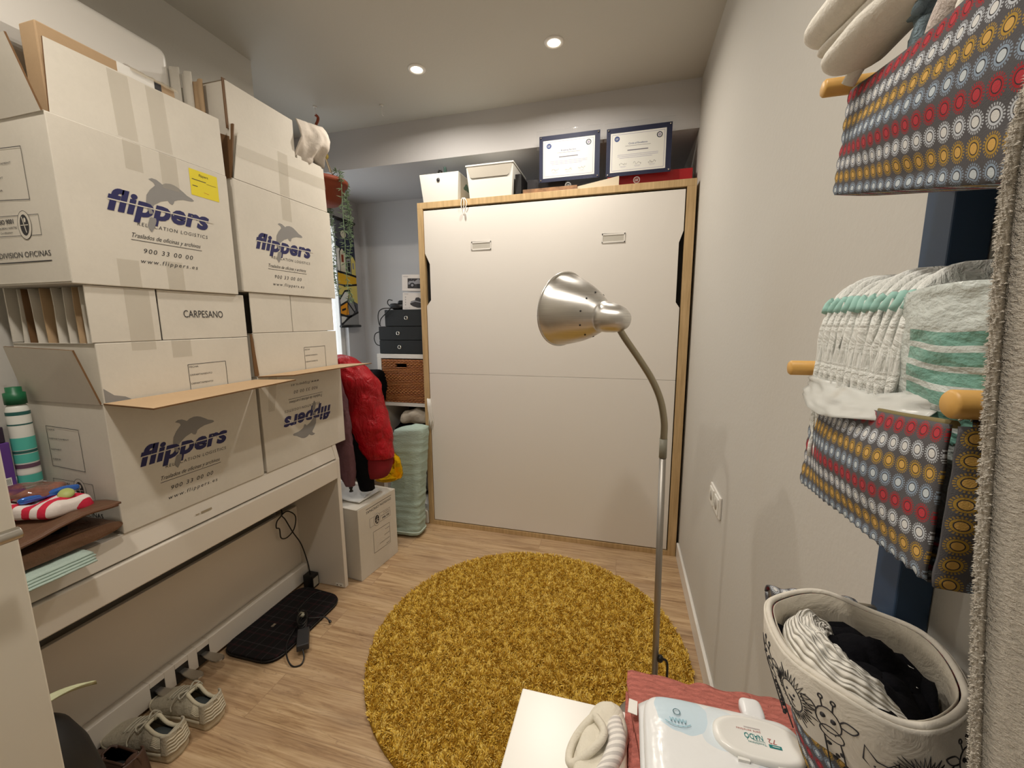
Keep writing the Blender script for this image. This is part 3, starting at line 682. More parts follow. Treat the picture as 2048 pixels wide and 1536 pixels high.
# F: top row, far
F_ = carton('white removal carton, upper row at the far end with taped raised flap', -1.745, CX, 1.246, 1.752, 1.4950, 1.895)
pr = Print(FM(CX)); flippers(pr, 1.316, 1.664, 1.0); pr.build('printed_logo', INKS, F_)
G().hexa([(CX-0.005, 1.254, 1.8965), (CX-0.001, 1.254, 1.8965), (CX-0.001, 1.738, 1.8965), (CX-0.005, 1.738, 1.8965)], [(CX-0.010, 1.292, 2.066), (CX-0.006, 1.292, 2.066), (CX-0.006, 1.737, 2.088), (CX-0.010, 1.737, 2.088)]).build('front_flap', CARDW, F_, bevel=0.001)
flap(F_, 'side_flap', [(-1.392, 1.250, 1.896), (-1.70, 1.250, 1.896), (-1.70, 1.262, 2.10), (-1.386, 1.276, 2.09)], out=CARDE, inn=KRAFT)
flap(F_, 'far_flap', [(-1.72, 1.748, 1.896), (-1.40, 1.748, 1.896), (-1.40, 1.752, 2.07), (-1.72, 1.752, 2.07)], out=CARDW)
tape(F_, [[(CX-0.0005, 1.27, 1.98), (CX-0.0005, 1.738, 1.998), (CX-0.0055, 1.737, 2.050), (CX-0.0055, 1.285, 2.03)], [(CX+0.0005, 1.46, 1.80), (CX+0.0005, 1.51, 1.80), (CX+0.0005, 1.51, 1.893), (CX+0.0005, 1.46, 1.893)], [(CX-0.0005, 1.46, 1.90), (CX-0.0005, 1.51, 1.90), (CX-0.0055, 1.52, 2.07), (CX-0.0055, 1.47, 2.07)]])
# G: carton standing inside F
Gc = thing('moving_carton', 'white removal carton standing up inside the far upper carton', 'cardboard box', (-1.55, 1.42, 1.50), 'white removal cartons')
shell(-1.72, -1.396, 1.268, 1.578, 1.500, 2.232).build('body', CARDW, Gc, bevel=0.002)
G().box(-1.402, -1.398, 1.260, 1.274, 2.07, 2.236).build('torn_edge', CARDE, Gc)
t = thing('moving_carton', 'torn white cardboard with curled flap at the top right corner of the cartons', 'cardboard box', (-1.5, 1.67, 1.5), 'white removal cartons')
shell(-1.70, -1.398, 1.592, 1.742, 1.500, 2.10).build('body', CARDW, t)
g = G()
def fn(a, b):
    y = 1.590+0.170*a; z = 2.245+0.030*a-b*(0.165+0.02*sin(a*7))
    x = -1.392+0.030*sin(PI*b)*(0.4+a)+0.010*noise.noise(Vector((a*6, b*6, 1)))+0.020*sin(a*9+b*4)*b
    return (x-0.012*b, y+0.010*sin(b*6), z)
g.grid(fn, 18, 12); g.build('curled_flap', crinkle('frayed_white_card', (206, 196, 184), 18, 0.5), t, solid=0.004)
for i, (x, y, h) in enumerate([(-1.505, 1.262, 2.235), (-1.55, 1.260, 2.265), (-1.60, 1.257, 2.285), (-1.655, 1.255, 2.31)]):
    g = G(); g.grid(lambda a, b, x=x, y=y, h=h, i=i: (x-0.02+a*0.05, y-0.012+0.006*sin(a*6+i)-0.004*i, 1.50+b*(h-1.50)), 6, 6)
    m_ = [KRAFT, CARDW, CARDW, CARDW][i]
    tag(g.build('cardboard_sheet', m_, solid=0.004), ['brown cardboard strip rising behind the two upper cartons', 'white cardboard strip rising behind the two upper cartons'][0 if i == 0 else 1], 'cardboard', 'cardboard strips between the upper cartons')
# floor carton beside the piano
FBX, FBY = -1.296, 1.875
t = thing('moving_carton', 'white removal carton on the floor beside the piano, print upside down', 'cardboard box', (FBX, FBY, 0), 'white removal cartons', rot=(0, 0, math.radians(-6.5)))
g = shell(-0.48, 0, -0.155, 0.155, 0, 0.405, top=True); g.build('body', CARDW, t, bevel=0.003, local=True)
endprint(lambda u, v, e: (e, u, v), 0.120, 0.395, t, 1.0, True, True)
pr = Print(lambda u, v, e: (u, v, 0.405+e))
for k in range(3): pr.disc(-0.10, -0.045+k*0.017, 0.004, 0.006, 0)
pr.build('hand_hole', EINK, t, local=True)

# ------------------------------------------------------------------ back left corner: shelf and its contents
SF = 2.65
t = thing('cube_shelf', 'white open cube shelf tucked between window and wall bed', 'shelf', (-1.545, 2.84, 0))
sx0, sx1, sb = -1.762, -1.330, 3.03
for x0, x1 in ((sx0, sx0+0.032), (sx1-0.032, sx1)): G().box(x0, x1, SF, sb, 0, 1.116).build('side_panel', WHITE_SATIN, t, bevel=0.001)
G().box(sx0, sx1, SF, sb, 1.1165, 1.148).build('top_panel', WHITE_SATIN, t, bevel=0.001)
for z in (0.762, 0.02): G().box(sx0+0.0325, sx1-0.0325, SF, sb, z, z+0.026 if z > .1 else 0.05).build('shelf_board', WHITE_SATIN, t, bevel=0.001)
G().box(sx0+0.0325, sx1-0.0325, sb-0.006, sb, 0.05, 1.116).build('back_panel', GAP_SHADE, t)  # near-black sheet stands in for shade deep in the compartments
# wicker basket
t = thing('wicker_basket', 'brown woven wicker basket filling the top shelf compartment', 'basket', (-1.545, 2.83, 0.789))
bx0, bx1, by0, bz0, bz1 = -1.726, -1.366, SF+0.004, 0.7895, 1.108
g = G(); WK = wicker()
hx0, hx1, hz0, hz1 = -1.608, -1.520, 1.048, 1.082
g.box(bx0, hx0, by0, by0+0.012, bz0, bz1).box(hx1, bx1, by0, by0+0.012, bz0, bz1).box(hx0, hx1, by0, by0+0.012, bz0, hz0).box(hx0, hx1, by0, by0+0.012, hz1, bz1)
g.box(bx0, bx0+0.012, by0+0.012, 3.0, bz0, bz1).box(bx1-0.012, bx1, by0+0.012, 3.0, bz0, bz1).box(bx0+0.012, bx1-0.012, 2.99, 3.0, bz0, bz1).box(bx0+0.012, bx1-0.012, by0+0.012, 2.99, bz0, bz0+0.01)
g.build('body', WK, t)
g = G()
for i in range(int((bz1-bz0)/0.0125)):   # weft rods woven over the stakes
    z = bz0+0.007+i*0.0125
    segs = [(bx0+0.002, bx1-0.002)] if not (hz0-0.004 < z < hz1+0.004) else [(bx0+0.002, hx0), (hx1, bx1-0.002)]
    for (a, b2) in segs:
        k = max(3, int((b2-a)/0.0075)); g.tube([(a+(b2-a)*j/k, by0-0.001-0.0032*sin(PI*j*0.5+PI*(i % 2)), z) for j in range(k+1)], 0.0046, 6)
g.build('front_weave', WK, t)
G().tube([(hx0, by0-0.002, hz0), (hx1, by0-0.002, hz0), (hx1, by0-0.002, hz1), (hx0, by0-0.002, hz1)], 0.005, 8, closed=True).build('handle_rim', WK, t)
# black drawer boxes on the shelf
BK = mat('black_card_box', (26, 29, 31), 0.62, bump=0.08, bscale=200)
def drawer_box(label, x0, x1, z0, z1, holes, y0=SF+0.005):
    t = thing('drawer_box', label, 'storage box', ((x0+x1)/2, y0+0.15, z0))
    G().box(x0, x1, y0+0.012, y0+0.30, z0, z1).build('body', BK, t, bevel=0.002)
    n = len(holes); h = (z1-z0)/n
    for i, hx in enumerate(holes):
        f = G().box(x0+0.003, x1-0.003, y0, y0+0.0115, z0+h*i+0.002, z0+h*(i+1)-0.002).build('drawer', BK, t, bevel=0.002)
        r = G().lathe([(0.0085, 0.0), (0.0085, 0.003), (0.0125, 0.0035), (0.015, 0.0)], (hx, y0, z0+h*(i+0.5)), (0, -1, 0), 24).build('pull_ring', CHROME, f)
drawer_box('black two-drawer card box on the white cube shelf', -1.741, -1.366, 1.149, 1.348, (-1.575, -1.582))
drawer_box('black single-drawer card box stacked on the two-drawer one', -1.690, -1.345, 1.3485, 1.468, (-1.515,), SF+0.012)
def product_box(label, x0, x1, z0, z1, y0, y1, tilt, cam):
    t = thing('product_box', label, 'product box', (x0, y0, z0), rot=(0, tilt, 0))
    w, h = x1-x0, z1-z0
    G().box(0, w, 0, y1-y0, 0, h).build('carton', mat('white_gloss_card', (226, 220, 216), 0.4), t, bevel=0.001, local=True)
    pr = Print(lambda u, v, e: (u, -e, v))
    if cam:
        pr.rect(0.045, 0.018, 0.150, 0.088, 0); pr.poly([(0.050, 0.06), (0.075, 0.084), (0.10, 0.066), (0.13, 0.086), (0.148, 0.070), (0.148, 0.05), (0.05, 0.045)], 1, 0.0003)
        pr.disc(0.082, 0.040, 0.020, 0.018, 2, lift=0.0006); pr.disc(0.082, 0.040, 0.010, 0.009, 1, lift=0.0009); pr.rect(0.06, 0.070, 0.088, 0.080, 2, 0.0006); pr.rect(0.12, 0.022, 0.146, 0.05, 2, 0.0006)
        pr.rect(0.010, 0.098, 0.050, 0.101, 3)
    else:
        pr.poly([(0.060, 0.045), (0.068, 0.062), (0.098, 0.070), (0.104, 0.088), (0.125, 0.092), (0.150, 0.078), (0.150, 0.020), (0.120, 0.018), (0.085, 0.026), (0.064, 0.036)], 0)
        pr.poly([(0.062, 0.048), (0.100, 0.060), (0.150, 0.052), (0.150, 0.058), (0.100, 0.068), (0.066, 0.060)], 1, 0.0003)
        for k in range(4): pr.rect(0.020, 0.030+k*0.018, 0.026, 0.040+k*0.018, 3)
        pr.rect(0.012, 0.110, 0.045, 0.113, 3); pr.rect(0.014, 0.010, 0.040, 0.012, 3); pr.rect(0.05, 0.016, 0.06, 0.018, 3)
    pr.build('printed_picture', [mat('print_charcoal', (58, 54, 56), 0.5), mat('print_grey', (150, 150, 156), 0.5), INK, mat('print_pale_grey', (170, 164, 164), 0.5)], t, local=True)
product_box('white product box with dark device picture, standing on the black drawers', -1.555, -1.375, 1.4690, 1.590, 2.69, 2.80, 0.06, False)
product_box('upper white product box showing a black camera photo', -1.555, -1.385, 1.602, 1.716, 2.695, 2.80, 0.04, True)
t = thing('black_device', 'black gadget with coiled cable on the black drawers', 'electronic device', (-1.615, 2.74, 1.469))
G().blob((-1.615, 2.74, 1.492), (0.058, 0.05, 0.0225), 0, 0.5, 0.006, 30, 2).build('body', BLACK, t)
G().blob((-1.59, 2.75, 1.520), (0.030, 0.03, 0.018), 0, 0.7, 0.004, 40, 4).build('knob', BLACK, t)
pts = [(-1.64, 2.71, 1.478), (-1.69, 2.665, 1.478), (-1.728, 2.66, 1.46), (-1.738, 2.655, 1.42), (-1.735, 2.66, 1.365), (-1.73, 2.67, 1.352)]
G().tube(smooth_path(pts, 6), 0.0035, 8).build('cable', BLACK, t)
pts = [(-1.58, 2.71, 1.475), (-1.62, 2.652, 1.478), (-1.67, 2.648, 1.44), (-1.715, 2.652, 1.40), (-1.73, 2.66, 1.356)]
G().tube(smooth_path(pts, 6), 0.0035, 8).build('cable', BLACK, t)
pts = [(-1.755, 2.70, 1.31), (-1.79, 2.69, 1.295), (-1.80, 2.685, 1.255), (-1.785, 2.69, 1.215), (-1.752, 2.70, 1.205)]
G().tube(smooth_path(pts, 6), 0.0035, 8).build('cable', BLACK, t)
pts = [(-1.655, 2.70, 1.487), (-1.675, 2.69, 1.515), (-1.665, 2.69, 1.54), (-1.64, 2.70, 1.535)]
G().tube(smooth_path(pts, 6), 0.0035, 8).build('cable', BLACK, t)
# lower compartment: garments and odds
o = G().blob((-1.49, 2.76, 0.672), (0.13, 0.10, 0.055), 0, 0.8, 0.03, 14, 5, tilt=0.0, rot=0.2).build('folded_shirt', crinkle('off_white_jersey', (214, 204, 188), 30, 0.7))
tag(o, 'crumpled off-white shirt in the dark lower shelf compartment', 'shirt')
o = G().blob((-1.56, 2.84, 0.335), (0.17, 0.16, 0.282), 0, 0.5, 0.05, 8, 9).build('dark_clothes_heap', BLACKF); tag(o, 'heap of black clothes filling the lower shelf compartment', 'clothes')
o = G().blob((-1.385, 2.69, 0.20), (0.05, 0.03, 0.10), 0, 0.8, 0.02, 22, 3).build('grey_cloth', crinkle('grey_cloth', (120, 120, 124), 30)); tag(o, 'grey cloth hanging out low beside the mint bolster', 'cloth')
o = G().blob((-1.36, 2.625, 0.46), (0.04, 0.012, 0.012), 0, 0.8, 0.006, 40, 8).build('white_strap', PAPER); tag(o, 'small white strap end in the dark shelf gap', 'strap')
# low white stool end peeking out
t = thing('step_stool', 'white plastic step stool end beside the wall bed foot', 'stool', (-1.33, 2.43, 0))
out = [(-1.46, 0.0), (-1.46, 0.102), (-1.290, 0.100), (-1.266, 0.090), (-1.2605, 0.070), (-1.259, 0.004), (-1.264, 0.0), (-1.296, 0.0), (-1.306, 0.014), (-1.320, 0.026), (-1.345, 0.034), (-1.40, 0.034), (-1.42, 0.0)]
G().prism([(x, 2.395, z) for x, z in out], (0, 0.20, 0)).build('body', PLASTICW, t, bevel=0.006, seg=3)
# white fluff on the bed's edge
g = G(); rnd = random.Random(4)
for i in range(26):
    x = -1.222+rnd.uniform(-0.010, 0.012); z0 = 0.885-rnd.random()*0.03; L = rnd.uniform(0.10, 0.21); s_ = rnd.uniform(-0.006, 0.012)
    bow = 0.014*(1-abs(x+1.222)/0.02)
    g.tube([(x-0.004, BF-0.001, z0), (x+bow*0.6, BF-0.006, z0-L*0.35), (x+s_+bow, BF-0.007, z0-L*0.7), (x+s_*0.5, BF-0.003, z0-L)], [0.002, 0.004, 0.003, 0.001], 5)
tag(g.build('white_fringe', PAPER), 'tuft of white fringe caught at the left edge of the wall bed', 'fringe')
# mint bolster standing on the floor
g = G()
def fn(a, b):
    t_ = a*2*PI; z = b*0.715
    rx, ry = 0.108, 0.065; p = 0.42
    x = spow(cos(t_), p)*rx; y = spow(sin(t_), p)*ry
    e = min(1.0, (b+0.004)/0.035)**0.5*min(1.0, (1-b+0.002)/0.03)**0.5
    fold = 0.006*noise.noise(Vector((x*7, y*7, z*46)))+0.004*noise.noise(Vector((x*22, y*22, z*24)))
    e *= 1+fold*8*(1.3-b*0.7)
    return (-1.327+x*e+0.010*(b-0.5)-0.006*sin(b*5), 2.245+y*e+0.075*b, z+0.010*(x/rx)*b)
g.grid(fn, 72, 110)
g.poly([fn(i/72, 1.0) for i in range(72)]); g.poly([fn(i/72, 0.0) for i in range(71, -1, -1)])
t = thing('bolster_cushion', 'tall mint green bolster standing on the floor', 'cushion', (-1.327, 2.245, 0))
g.build('cover', crinkle('mint_cotton', (170, 188, 176), 40, 0.5, 0.95, 0.10, (1, 1, 5)), t)
g = G(); g.tube([fn(i/48, 0.055) for i in range(48)], 0.0035, 6, closed=True); g.build('piping', mat('mint_piping', (196, 210, 200), 0.9), t)
# ------------------------------------------------------------------ garments hanging behind the far cartons
RED = crinkle('red_satin_nylon', (176, 10, 26), 15, 1.0, 0.27, 0.30, (1.4, 1.4, 0.7), 0.03)
def loft(rings, n=28, amp=0.0, fr=12, seed=0, caps=True, sub=6):
    """rings: (x, y, z, rx, ry, yaw)"""
    P = smooth_path([(r[0], r[1], r[2]) for r in rings], sub)
    Q = smooth_path([(r[3], r[4], r[5] if len(r) > 5 else 0) for r in rings], sub)
    g = G(); m = len(P)
    def fn(a, b):
        i = min(m-1, int(round(b*(m-1)))); p, q = P[i], Q[i]; t = a*2*PI
        x = cos(t)*q.x; y = sin(t)*q.y
        k = 1+amp*noise.noise(Vector((cos(t)*1.2*fr/10, sin(t)*1.2*fr/10, p.z*fr+seed)))+amp*0.5*noise.noise(Vector((cos(t)*3, sin(t)*3, p.z*fr*2.6+seed)))
        c, s_ = cos(q.z), sin(q.z)
        return (p.x+(x*c-y*s_)*k, p.y+(x*s_+y*c)*k, p.z)
    g.grid(fn, n, m-1)
    if caps: g.poly([fn(i/n, 1.0) for i in range(n)]); g.poly([fn(i/n, 0.0) for i in range(n-1, -1, -1)])
    return g
t = thing('jacket', 'shiny red padded jacket hanging beyond the far cartons', 'jacket', (-1.40, 1.93, 0.5))
loft([(-1.50, 1.90, 1.205, 0.012, 0.02), (-1.475, 1.90, 1.185, 0.06, 0.06), (-1.445, 1.91, 1.13, 0.095, 0.085), (-1.425, 1.92, 1.05, 0.135, 0.10), (-1.410, 1.93, 0.95, 0.137, 0.11), (-1.385, 1.935, 0.84, 0.135, 0.11), (-1.345, 1.935, 0.74, 0.112, 0.10), (-1.315, 1.935, 0.665, 0.090, 0.085), (-1.308, 1.935, 0.632, 0.082, 0.075)], 44, 0.11, 13, 1).build('sleeve', RED, t)
loft([(-1.310, 1.935, 0.634, 0.074, 0.068), (-1.312, 1.935, 0.60, 0.078, 0.072), (-1.318, 1.93, 0.555, 0.074, 0.07), (-1.326, 1.93, 0.520, 0.060, 0.06), (-1.328, 1.93, 0.512, 0.03, 0.03)], 44, 0.05, 20, 3).build('ribbed_cuff', knit('red_rib', (170, 22, 34)), t)
o = loft([(-1.50, 1.86, 1.15, 0.06, 0.04), (-1.46, 1.87, 0.90, 0.070, 0.05), (-1.41, 1.88, 0.70, 0.062, 0.05), (-1.375, 1.88, 0.56, 0.048, 0.045), (-1.36, 1.88, 0.455, 0.042, 0.04)], 26, 0.10, 14, 6).build('black_coat_sleeve', BLACKF)
tag(o, 'black coat sleeve hanging between red jacket and plum fabric', 'coat')
t = thing('hooded_top', 'plum coloured hooded top hanging at the piano end', 'top', (-1.43, 1.84, 0.5))
loft([(-1.47, 1.795, 1.10, 0.05, 0.03), (-1.445, 1.795, 0.90, 0.060, 0.032), (-1.43, 1.80, 0.70, 0.056, 0.034), (-1.42, 1.805, 0.56, 0.046, 0.034), (-1.41, 1.805, 0.50, 0.025, 0.022)], 30, 0.22, 16, 8).build('body', crinkle('plum_jersey', (112, 78, 84), 22, 0.7, 0.9, 0.3), t)
G().lathe([(0.0, 0.0), (0.008, 0.0), (0.011, -0.010), (0.006, -0.020), (0.011, -0.032), (0.0, -0.034)], (-1.408, 1.805, 0.498), (0, 0, 1), 14).build('cord_toggle', BLACK, t)
# gold foil balloon and papers on the floor carton
o = loft([(-1.40, 2.105, 0.412, 0.06, 0.03), (-1.375, 2.105, 0.44, 0.095, 0.04), (-1.37, 2.105, 0.50, 0.10, 0.042), (-1.385, 2.105, 0.57, 0.095, 0.04), (-1.40, 2.105, 0.62, 0.05, 0.02)], 36, 0.12, 30, 3).build('foil_balloon', mat('gold_foil', (240, 190, 30), 0.16, 1.0, bump=0.35, bscale=22))
tag(o, 'wrinkled gold foil balloon tucked behind the floor carton', 'balloon')
rnd = random.Random(9)
for i, (x, y, a, lab) in enumerate([(-1.50, 1.905, 0.1, 'lower white paper sheet on the floor carton'), (-1.475, 1.895, -0.08, 'upper white paper sheet folded on the floor carton')]):
    z0 = 0.4065+i*0.006
    g = G()
    def fn(a_, b_, x=x, y=y, a=a, z0=z0, i=i):
        u, v = (a_-0.5)*0.27, (b_-0.5)*0.19
        lift = 0.006*max(0, noise.noise(Vector((a_*3, b_*3, i*4)))+0.3)+(0.028*max(0, (0.30-a_))*3 if i else 0.006*a_)
        return (x+u*cos(a)-v*sin(a), y+u*sin(a)+v*cos(a), z0+lift)
    g.grid(fn, 16, 12); tag(g.build('paper_sheet', PAPER, solid=0.001, offset=1), lab, 'paper')
o = G().blob((-1.80, 2.62, 0.90), (0.10, 0.12, 0.13), 0, 0.7, 0.04, 14, 3).build('black_bag', BLACKF); tag(o, 'black bag bulging beside the white cube shelf', 'bag')
t = thing('storage_stand', 'dim stand holding the black bag by the shelf', 'stand', (-1.86, 2.62, 0))
G().box(-1.98, -1.770, 2.48, 2.76, 0.74, 0.765).build('top', WHITE_SATIN, t)
for x in (-1.97, -1.79):
    for y in (2.49, 2.74): G().box(x-0.01, x+0.01, y-0.01, y+0.01, 0, 0.74).build('leg', WHITE_SATIN, t)
# ------------------------------------------------------------------ wall scroll by the window
SX, sy0, sy1, sz0, sz1 = -2.235, 2.885, 3.120, 1.352, 2.195
t = thing('wall_scroll', 'tall scroll picture of houses under a moon beside the window', 'wall hanging', (SX, 3.0, sz0))
SCM = {}
def sm(n, c):
    m = mat('scroll_'+n, c, 0.8); b = m.node_tree.nodes['Principled BSDF']; b.inputs['Transmission Weight'].default_value = 0.0; return m
cols = [sm('slate', (92, 94, 102)), sm('ink', (24, 24, 28)), sm('cream', (226, 220, 196)), sm('amber', (238, 186, 40)), sm('straw', (232, 214, 120)), sm('white', (232, 232, 228)), sm('orange', (244, 164, 30)), sm('grey', (150, 150, 150)), sm('rust', (140, 60, 30)), sm('night', (50, 56, 76))]
g = G().box(SX-0.0015, SX, sy0, sy1, sz0, sz1)
clo = g.build('cloth', cols[0], t)
W_, H_ = sy1-sy0, sz1-sz0
pr = Print(lambda u, v, e: (SX+e, sy0+u*W_, sz0+v*H_))
def A(pts, m, l=0.0):
    pr.poly(pts, m, l)
A([(0, .62), (1, .60), (1, .82), (.6, .86), (.3, .80), (0, .84)], 9)
pr.disc(.42, .875, .17, .042, 1, lift=.0002); pr.disc(.42, .875, .145, .036, 2, lift=.0004)
A([(0, .52), (.14, .52), (.18, .74), (.02, .75), (0, .74)], 5, .0002); A([(.16, .51), (.46, .50), (.44, .70), (.30, .745), (.14, .70)], 2, .0002); A([(.5, .50), (.74, .495), (.72, .67), (.5, .65)], 7, .0002); A([(.76, .495), (.99, .49), (.99, .65), (.86, .69), (.74, .665)], 4, .0002)
A([(.24, .61), (.36, .61), (.36, .68), (.24, .68)], 8, .0005); A([(.56, .52), (.68, .52), (.68, .63), (.56, .63)], 1, .0005); A([(.82, .56), (.90, .56), (.90, .62), (.82, .62)], 7, .0005)
for L in ([(.15, .50), (.14, .70), (.30, .745), (.45, .70), (.47, .50)], [(.0, .74), (.18, .74), (.16, .5)], [(.48, .5), (.48, .65), (.73, .67), (.86, .69), (1, .64)], [(.75, .5), (.74, .66)]):
    pr.line([(u, v) for u, v in L], .012, 1, .0008)
A([(0, .40), (1, .395), (1, .49), (.5, .51), (0, .52)], 3, .0002); A([(0, .30), (.4, .28), (1, .22), (1, .41), (.3, .38), (0, .39)], 4, .0003)
A([(.02, .26), (.32, .33), (.52, .345), (.42, .24), (.05, .20)], 5, .0005); A([(.04, .19), (.40, .23), (.46, .11), (.22, .10), (.02, .11)], 6, .0005); A([(.46, .24), (.60, .30), (.84, .16), (.62, .10), (.48, .11)], 7, .0005)
A([(.04, .09), (.38, .09), (.10, .025), (.03, .03)], 5, .0005); A([(.08, .0), (1, .0), (1, .13), (.5, .09)], 7, .0004)
for L in ([(0, .515), (.5, .505), (1, .49)], [(.28, .385), (1, .41)], [(0, .25), (.3, .335), (.58, .345), (.62, .31), (.78, .24), (.92, .14)], [(.58, .34), (.42, .24), (.04, .195)], [(.44, .23), (.34, .10)], [(.42, .23), (.80, .13)], [(.0, .11), (.45, .085), (.62, .10)], [(.05, .015), (.5, .085), (1, .135)], [(.10, .15), (.3, .165)]):
    pr.line(L, .020, 1, .0008)
pr.build('picture', cols, t)
for z in (sz0-0.004, sz1+0.004):
    G().tube([(SX+0.004, sy0-0.012, z), (SX+0.004, sy1+0.012, z)], 0.011, 12).build('rod', BLACK, t)
# ------------------------------------------------------------------ hanging plant
PXc, PYc = -1.80, 2.222
t = thing('hanging_plant', 'trailing plant in a terracotta pot hung from the ceiling', 'plant', (PXc, PYc, 2.10))
TERR = mat('terracotta_plastic', (144, 66, 40), 0.6, var=0.12, vscale=20)
g = G(); g.lathe([(0.0, 0.0), (0.105, 0.0), (0.144, 0.105), (0.154, 0.107), (0.157, 0.128), (0.146, 0.128), (0.140, 0.112), (0.0, 0.110)], (PXc, PYc, 2.095), (0, 0, 1), 40)
g.build('pot', TERR, t)
g = G(); g.tube(smooth_path([(PXc, PYc, 2.590), (PXc+0.004, PYc+0.016, 2.582), (PXc, PYc+0.014, 2.560), (PXc, PYc, 2.535), (PXc, PYc+0.004, 2.50), (PXc, PYc+0.006, 2.470)], 5), 0.0075, 8); hk = g.build('hanger_hook', mat('rust_plastic', (150, 66, 38), 0.5), t)
for k in range(3):
    a = PI/2+k*2*PI/3
    G().tube([(PXc, PYc+0.006, 2.474), (PXc+0.158*cos(a), PYc+0.158*sin(a), 2.232)], 0.0034, 6).build('cord', mat('hanger_cord', (186, 166, 136), 0.7), t)
G().blob((PXc+0.012, PYc+0.060, 2.385), (0.008, 0.010, 0.020), 0, 1, 0.004, 80).build('dried_tip', mat('dried_leaf', (196, 172, 90), 0.8), t)
LEAF = mat('needle_leaf', (116, 138, 104), 0.7, var=0.35, vscale=60)
rnd = random.Random(11)
def vine(y, x, z0, z1, n, spread):
    g = G(); pts = [(PXc+x*0.6, PYc+y*0.75, 2.236), (PXc+x*0.9, PYc+y*0.98, 2.255), (PXc+x, PYc+y, z0)]
    k = 6
    for i in range(1, k+1): pts.append((PXc+x+rnd.uniform(-.008, .012), PYc+y+rnd.uniform(-.010, .010), z0+(z1-z0)*i/k))
    P = smooth_path(pts, 5); g.tube(P, 0.0022, 5)
    for i in range(n):
        q = P[rnd.randrange(3, len(P))]; a = rnd.uniform(0, 2*PI); L = rnd.uniform(0.022, 0.040)*spread
        d = Vector((cos(a), sin(a), rnd.uniform(-0.9, 0.5))).normalized()
        s_ = d.orthogonal().normalized()*0.0032; c = q+d*L*0.5
        u = d.cross(s_).normalized()*0.002
        g.add([q, c+s_, q+d*L, c-s_, c+u, c-u], [(0, 1, 4), (1, 2, 4), (2, 3, 4), (3, 0, 4), (1, 0, 5), (2, 1, 5), (3, 2, 5), (0, 3, 5)])
    g.build('vine', LEAF, t, weld=False)
vine(0.150, 0.065, 2.21, 1.80, 200, 0.8); vine(0.142, 0.080, 2.21, 1.92, 110, 0.8); vine(0.155, -0.098, 2.20, 1.66, 330, 0.9); vine(0.150, -0.106, 2.20, 1.78, 240, 0.9)
vine(0.170, -0.070, 2.20, 1.56, 260, 0.9); vine(0.130, -0.02, 2.25, 2.19, 90, 0.9); vine(0.10, 0.02, 2.255, 2.22, 90, 0.9); vine(0.160, 0.02, 2.24, 2.17, 60, 0.8); vine(-0.03, 0.168, 2.2, 1.5, 160, 1.0); vine(-0.10, -0.13, 2.2, 1.55, 200, 1.0); vine(0.098, -0.132, 2.2, 1.20, 300, 1.0)
# ------------------------------------------------------------------ top of the wall bed
def bin_(label, x0, x1, y0, d, h, lid):
    t = thing('storage_bin', label, 'storage box', ((x0+x1)/2, y0+d/2, BH))
    tp = 0.014; z0, z1 = BH+0.0005, BH+h
    b = [(x0+tp, y0+tp, z0), (x1-tp, y0+tp, z0), (x1-tp, y0+d-tp, z0), (x0+tp, y0+d-tp, z0)]
    tt = [(x0, y0, z1), (x1, y0, z1), (x1, y0+d, z1), (x0, y0+d, z1)]
    g = G(); v = b+tt
    g.add(v, [(3, 2, 1, 0), (0, 1, 5, 4), (1, 2, 6, 5), (2, 3, 7, 6), (3, 0, 4, 7)])
    g.build('body', PLASTICW, t, solid=0.003, bevel=0.008, seg=3)
    cx = (x0+x1)/2
    G().lathe([(0.0, 0.0008), (0.0105, 0.0008), (0.0105, 0.0)], (cx-0.005, y0+0.0012, z1-0.036), (0, -1, 0.09), 24).build('finger_hole', INK, t)
    if lid:
        G().box(x0-0.004, x1+0.004, y0-0.006, y0+d+0.006, z1+0.002, z1+0.012).build('lid', PLASTICW, t, bevel=0.003)
        g = G().prism([(x0+0.006, y0-0.0035, z1-0.001), (x0+0.022, y0-0.0005, z1-0.052), (x0+0.032, y0-0.0002, z1-0.060), (x1-0.034, y0-0.0002, z1-0.060), (x1-0.024, y0-0.0005, z1-0.052), (x1-0.006, y0-0.0035, z1-0.001)], (0, 0.0012, 0))
        g.build('front_label_panel', mat('translucent_flap', (178, 172, 160), 0.5), t)
    return t
tb = bin_('white open storage bin at the left end of the bed top', -1.226, -0.972, 2.388, 0.26, 0.155, False)
t2 = bin_('white lidded storage bin next to the open bin', -0.925, -0.640, 2.392, 0.30, 0.168, True)
t = thing('teal_cable', 'green cable coil rising from the open storage bin', 'cable', (-1.09, 2.50, 2.12))
G().tube(smooth_path([(-1.13, 2.44, 2.12), (-1.12, 2.43, 2.262), (-1.105, 2.43, 2.285), (-1.09, 2.44, 2.25)], 5), 0.005, 8).build('loop', BLACK, t)
G().tube(smooth_path([(-1.075, 2.42, 2.12), (-1.072, 2.415, 2.270), (-1.068, 2.415, 2.292), (-1.064, 2.42, 2.26)], 5), 0.006, 8).build('loop', mat('dark_teal', (28, 60, 52), 0.5), t)
G().blob((-1.01, 2.52, 2.215), (0.030, 0.10, 0.050), 0, 0.8, 0.015, 20).build('bundle', mat('teal_bundle', (104, 138, 122), 0.6), t)
o = G().box(-0.636, -0.600, 2.42, 2.66, BH, 2.215).build('flat_black_case', BLACK, bevel=0.002); tag(o, 'thin black case standing right of the lidded bin', 'case')
g = G()
for k, x in enumerate((-0.955, -0.948, -0.942)):
    g.tube(smooth_path([(x+0.004, 2.41, 2.103), (x, 2.395, 2.104), (x-0.006+0.012*k, 2.390, 2.075), (x-0.004+0.005*k, 2.391, 2.045)], 4), 0.0024, 6)
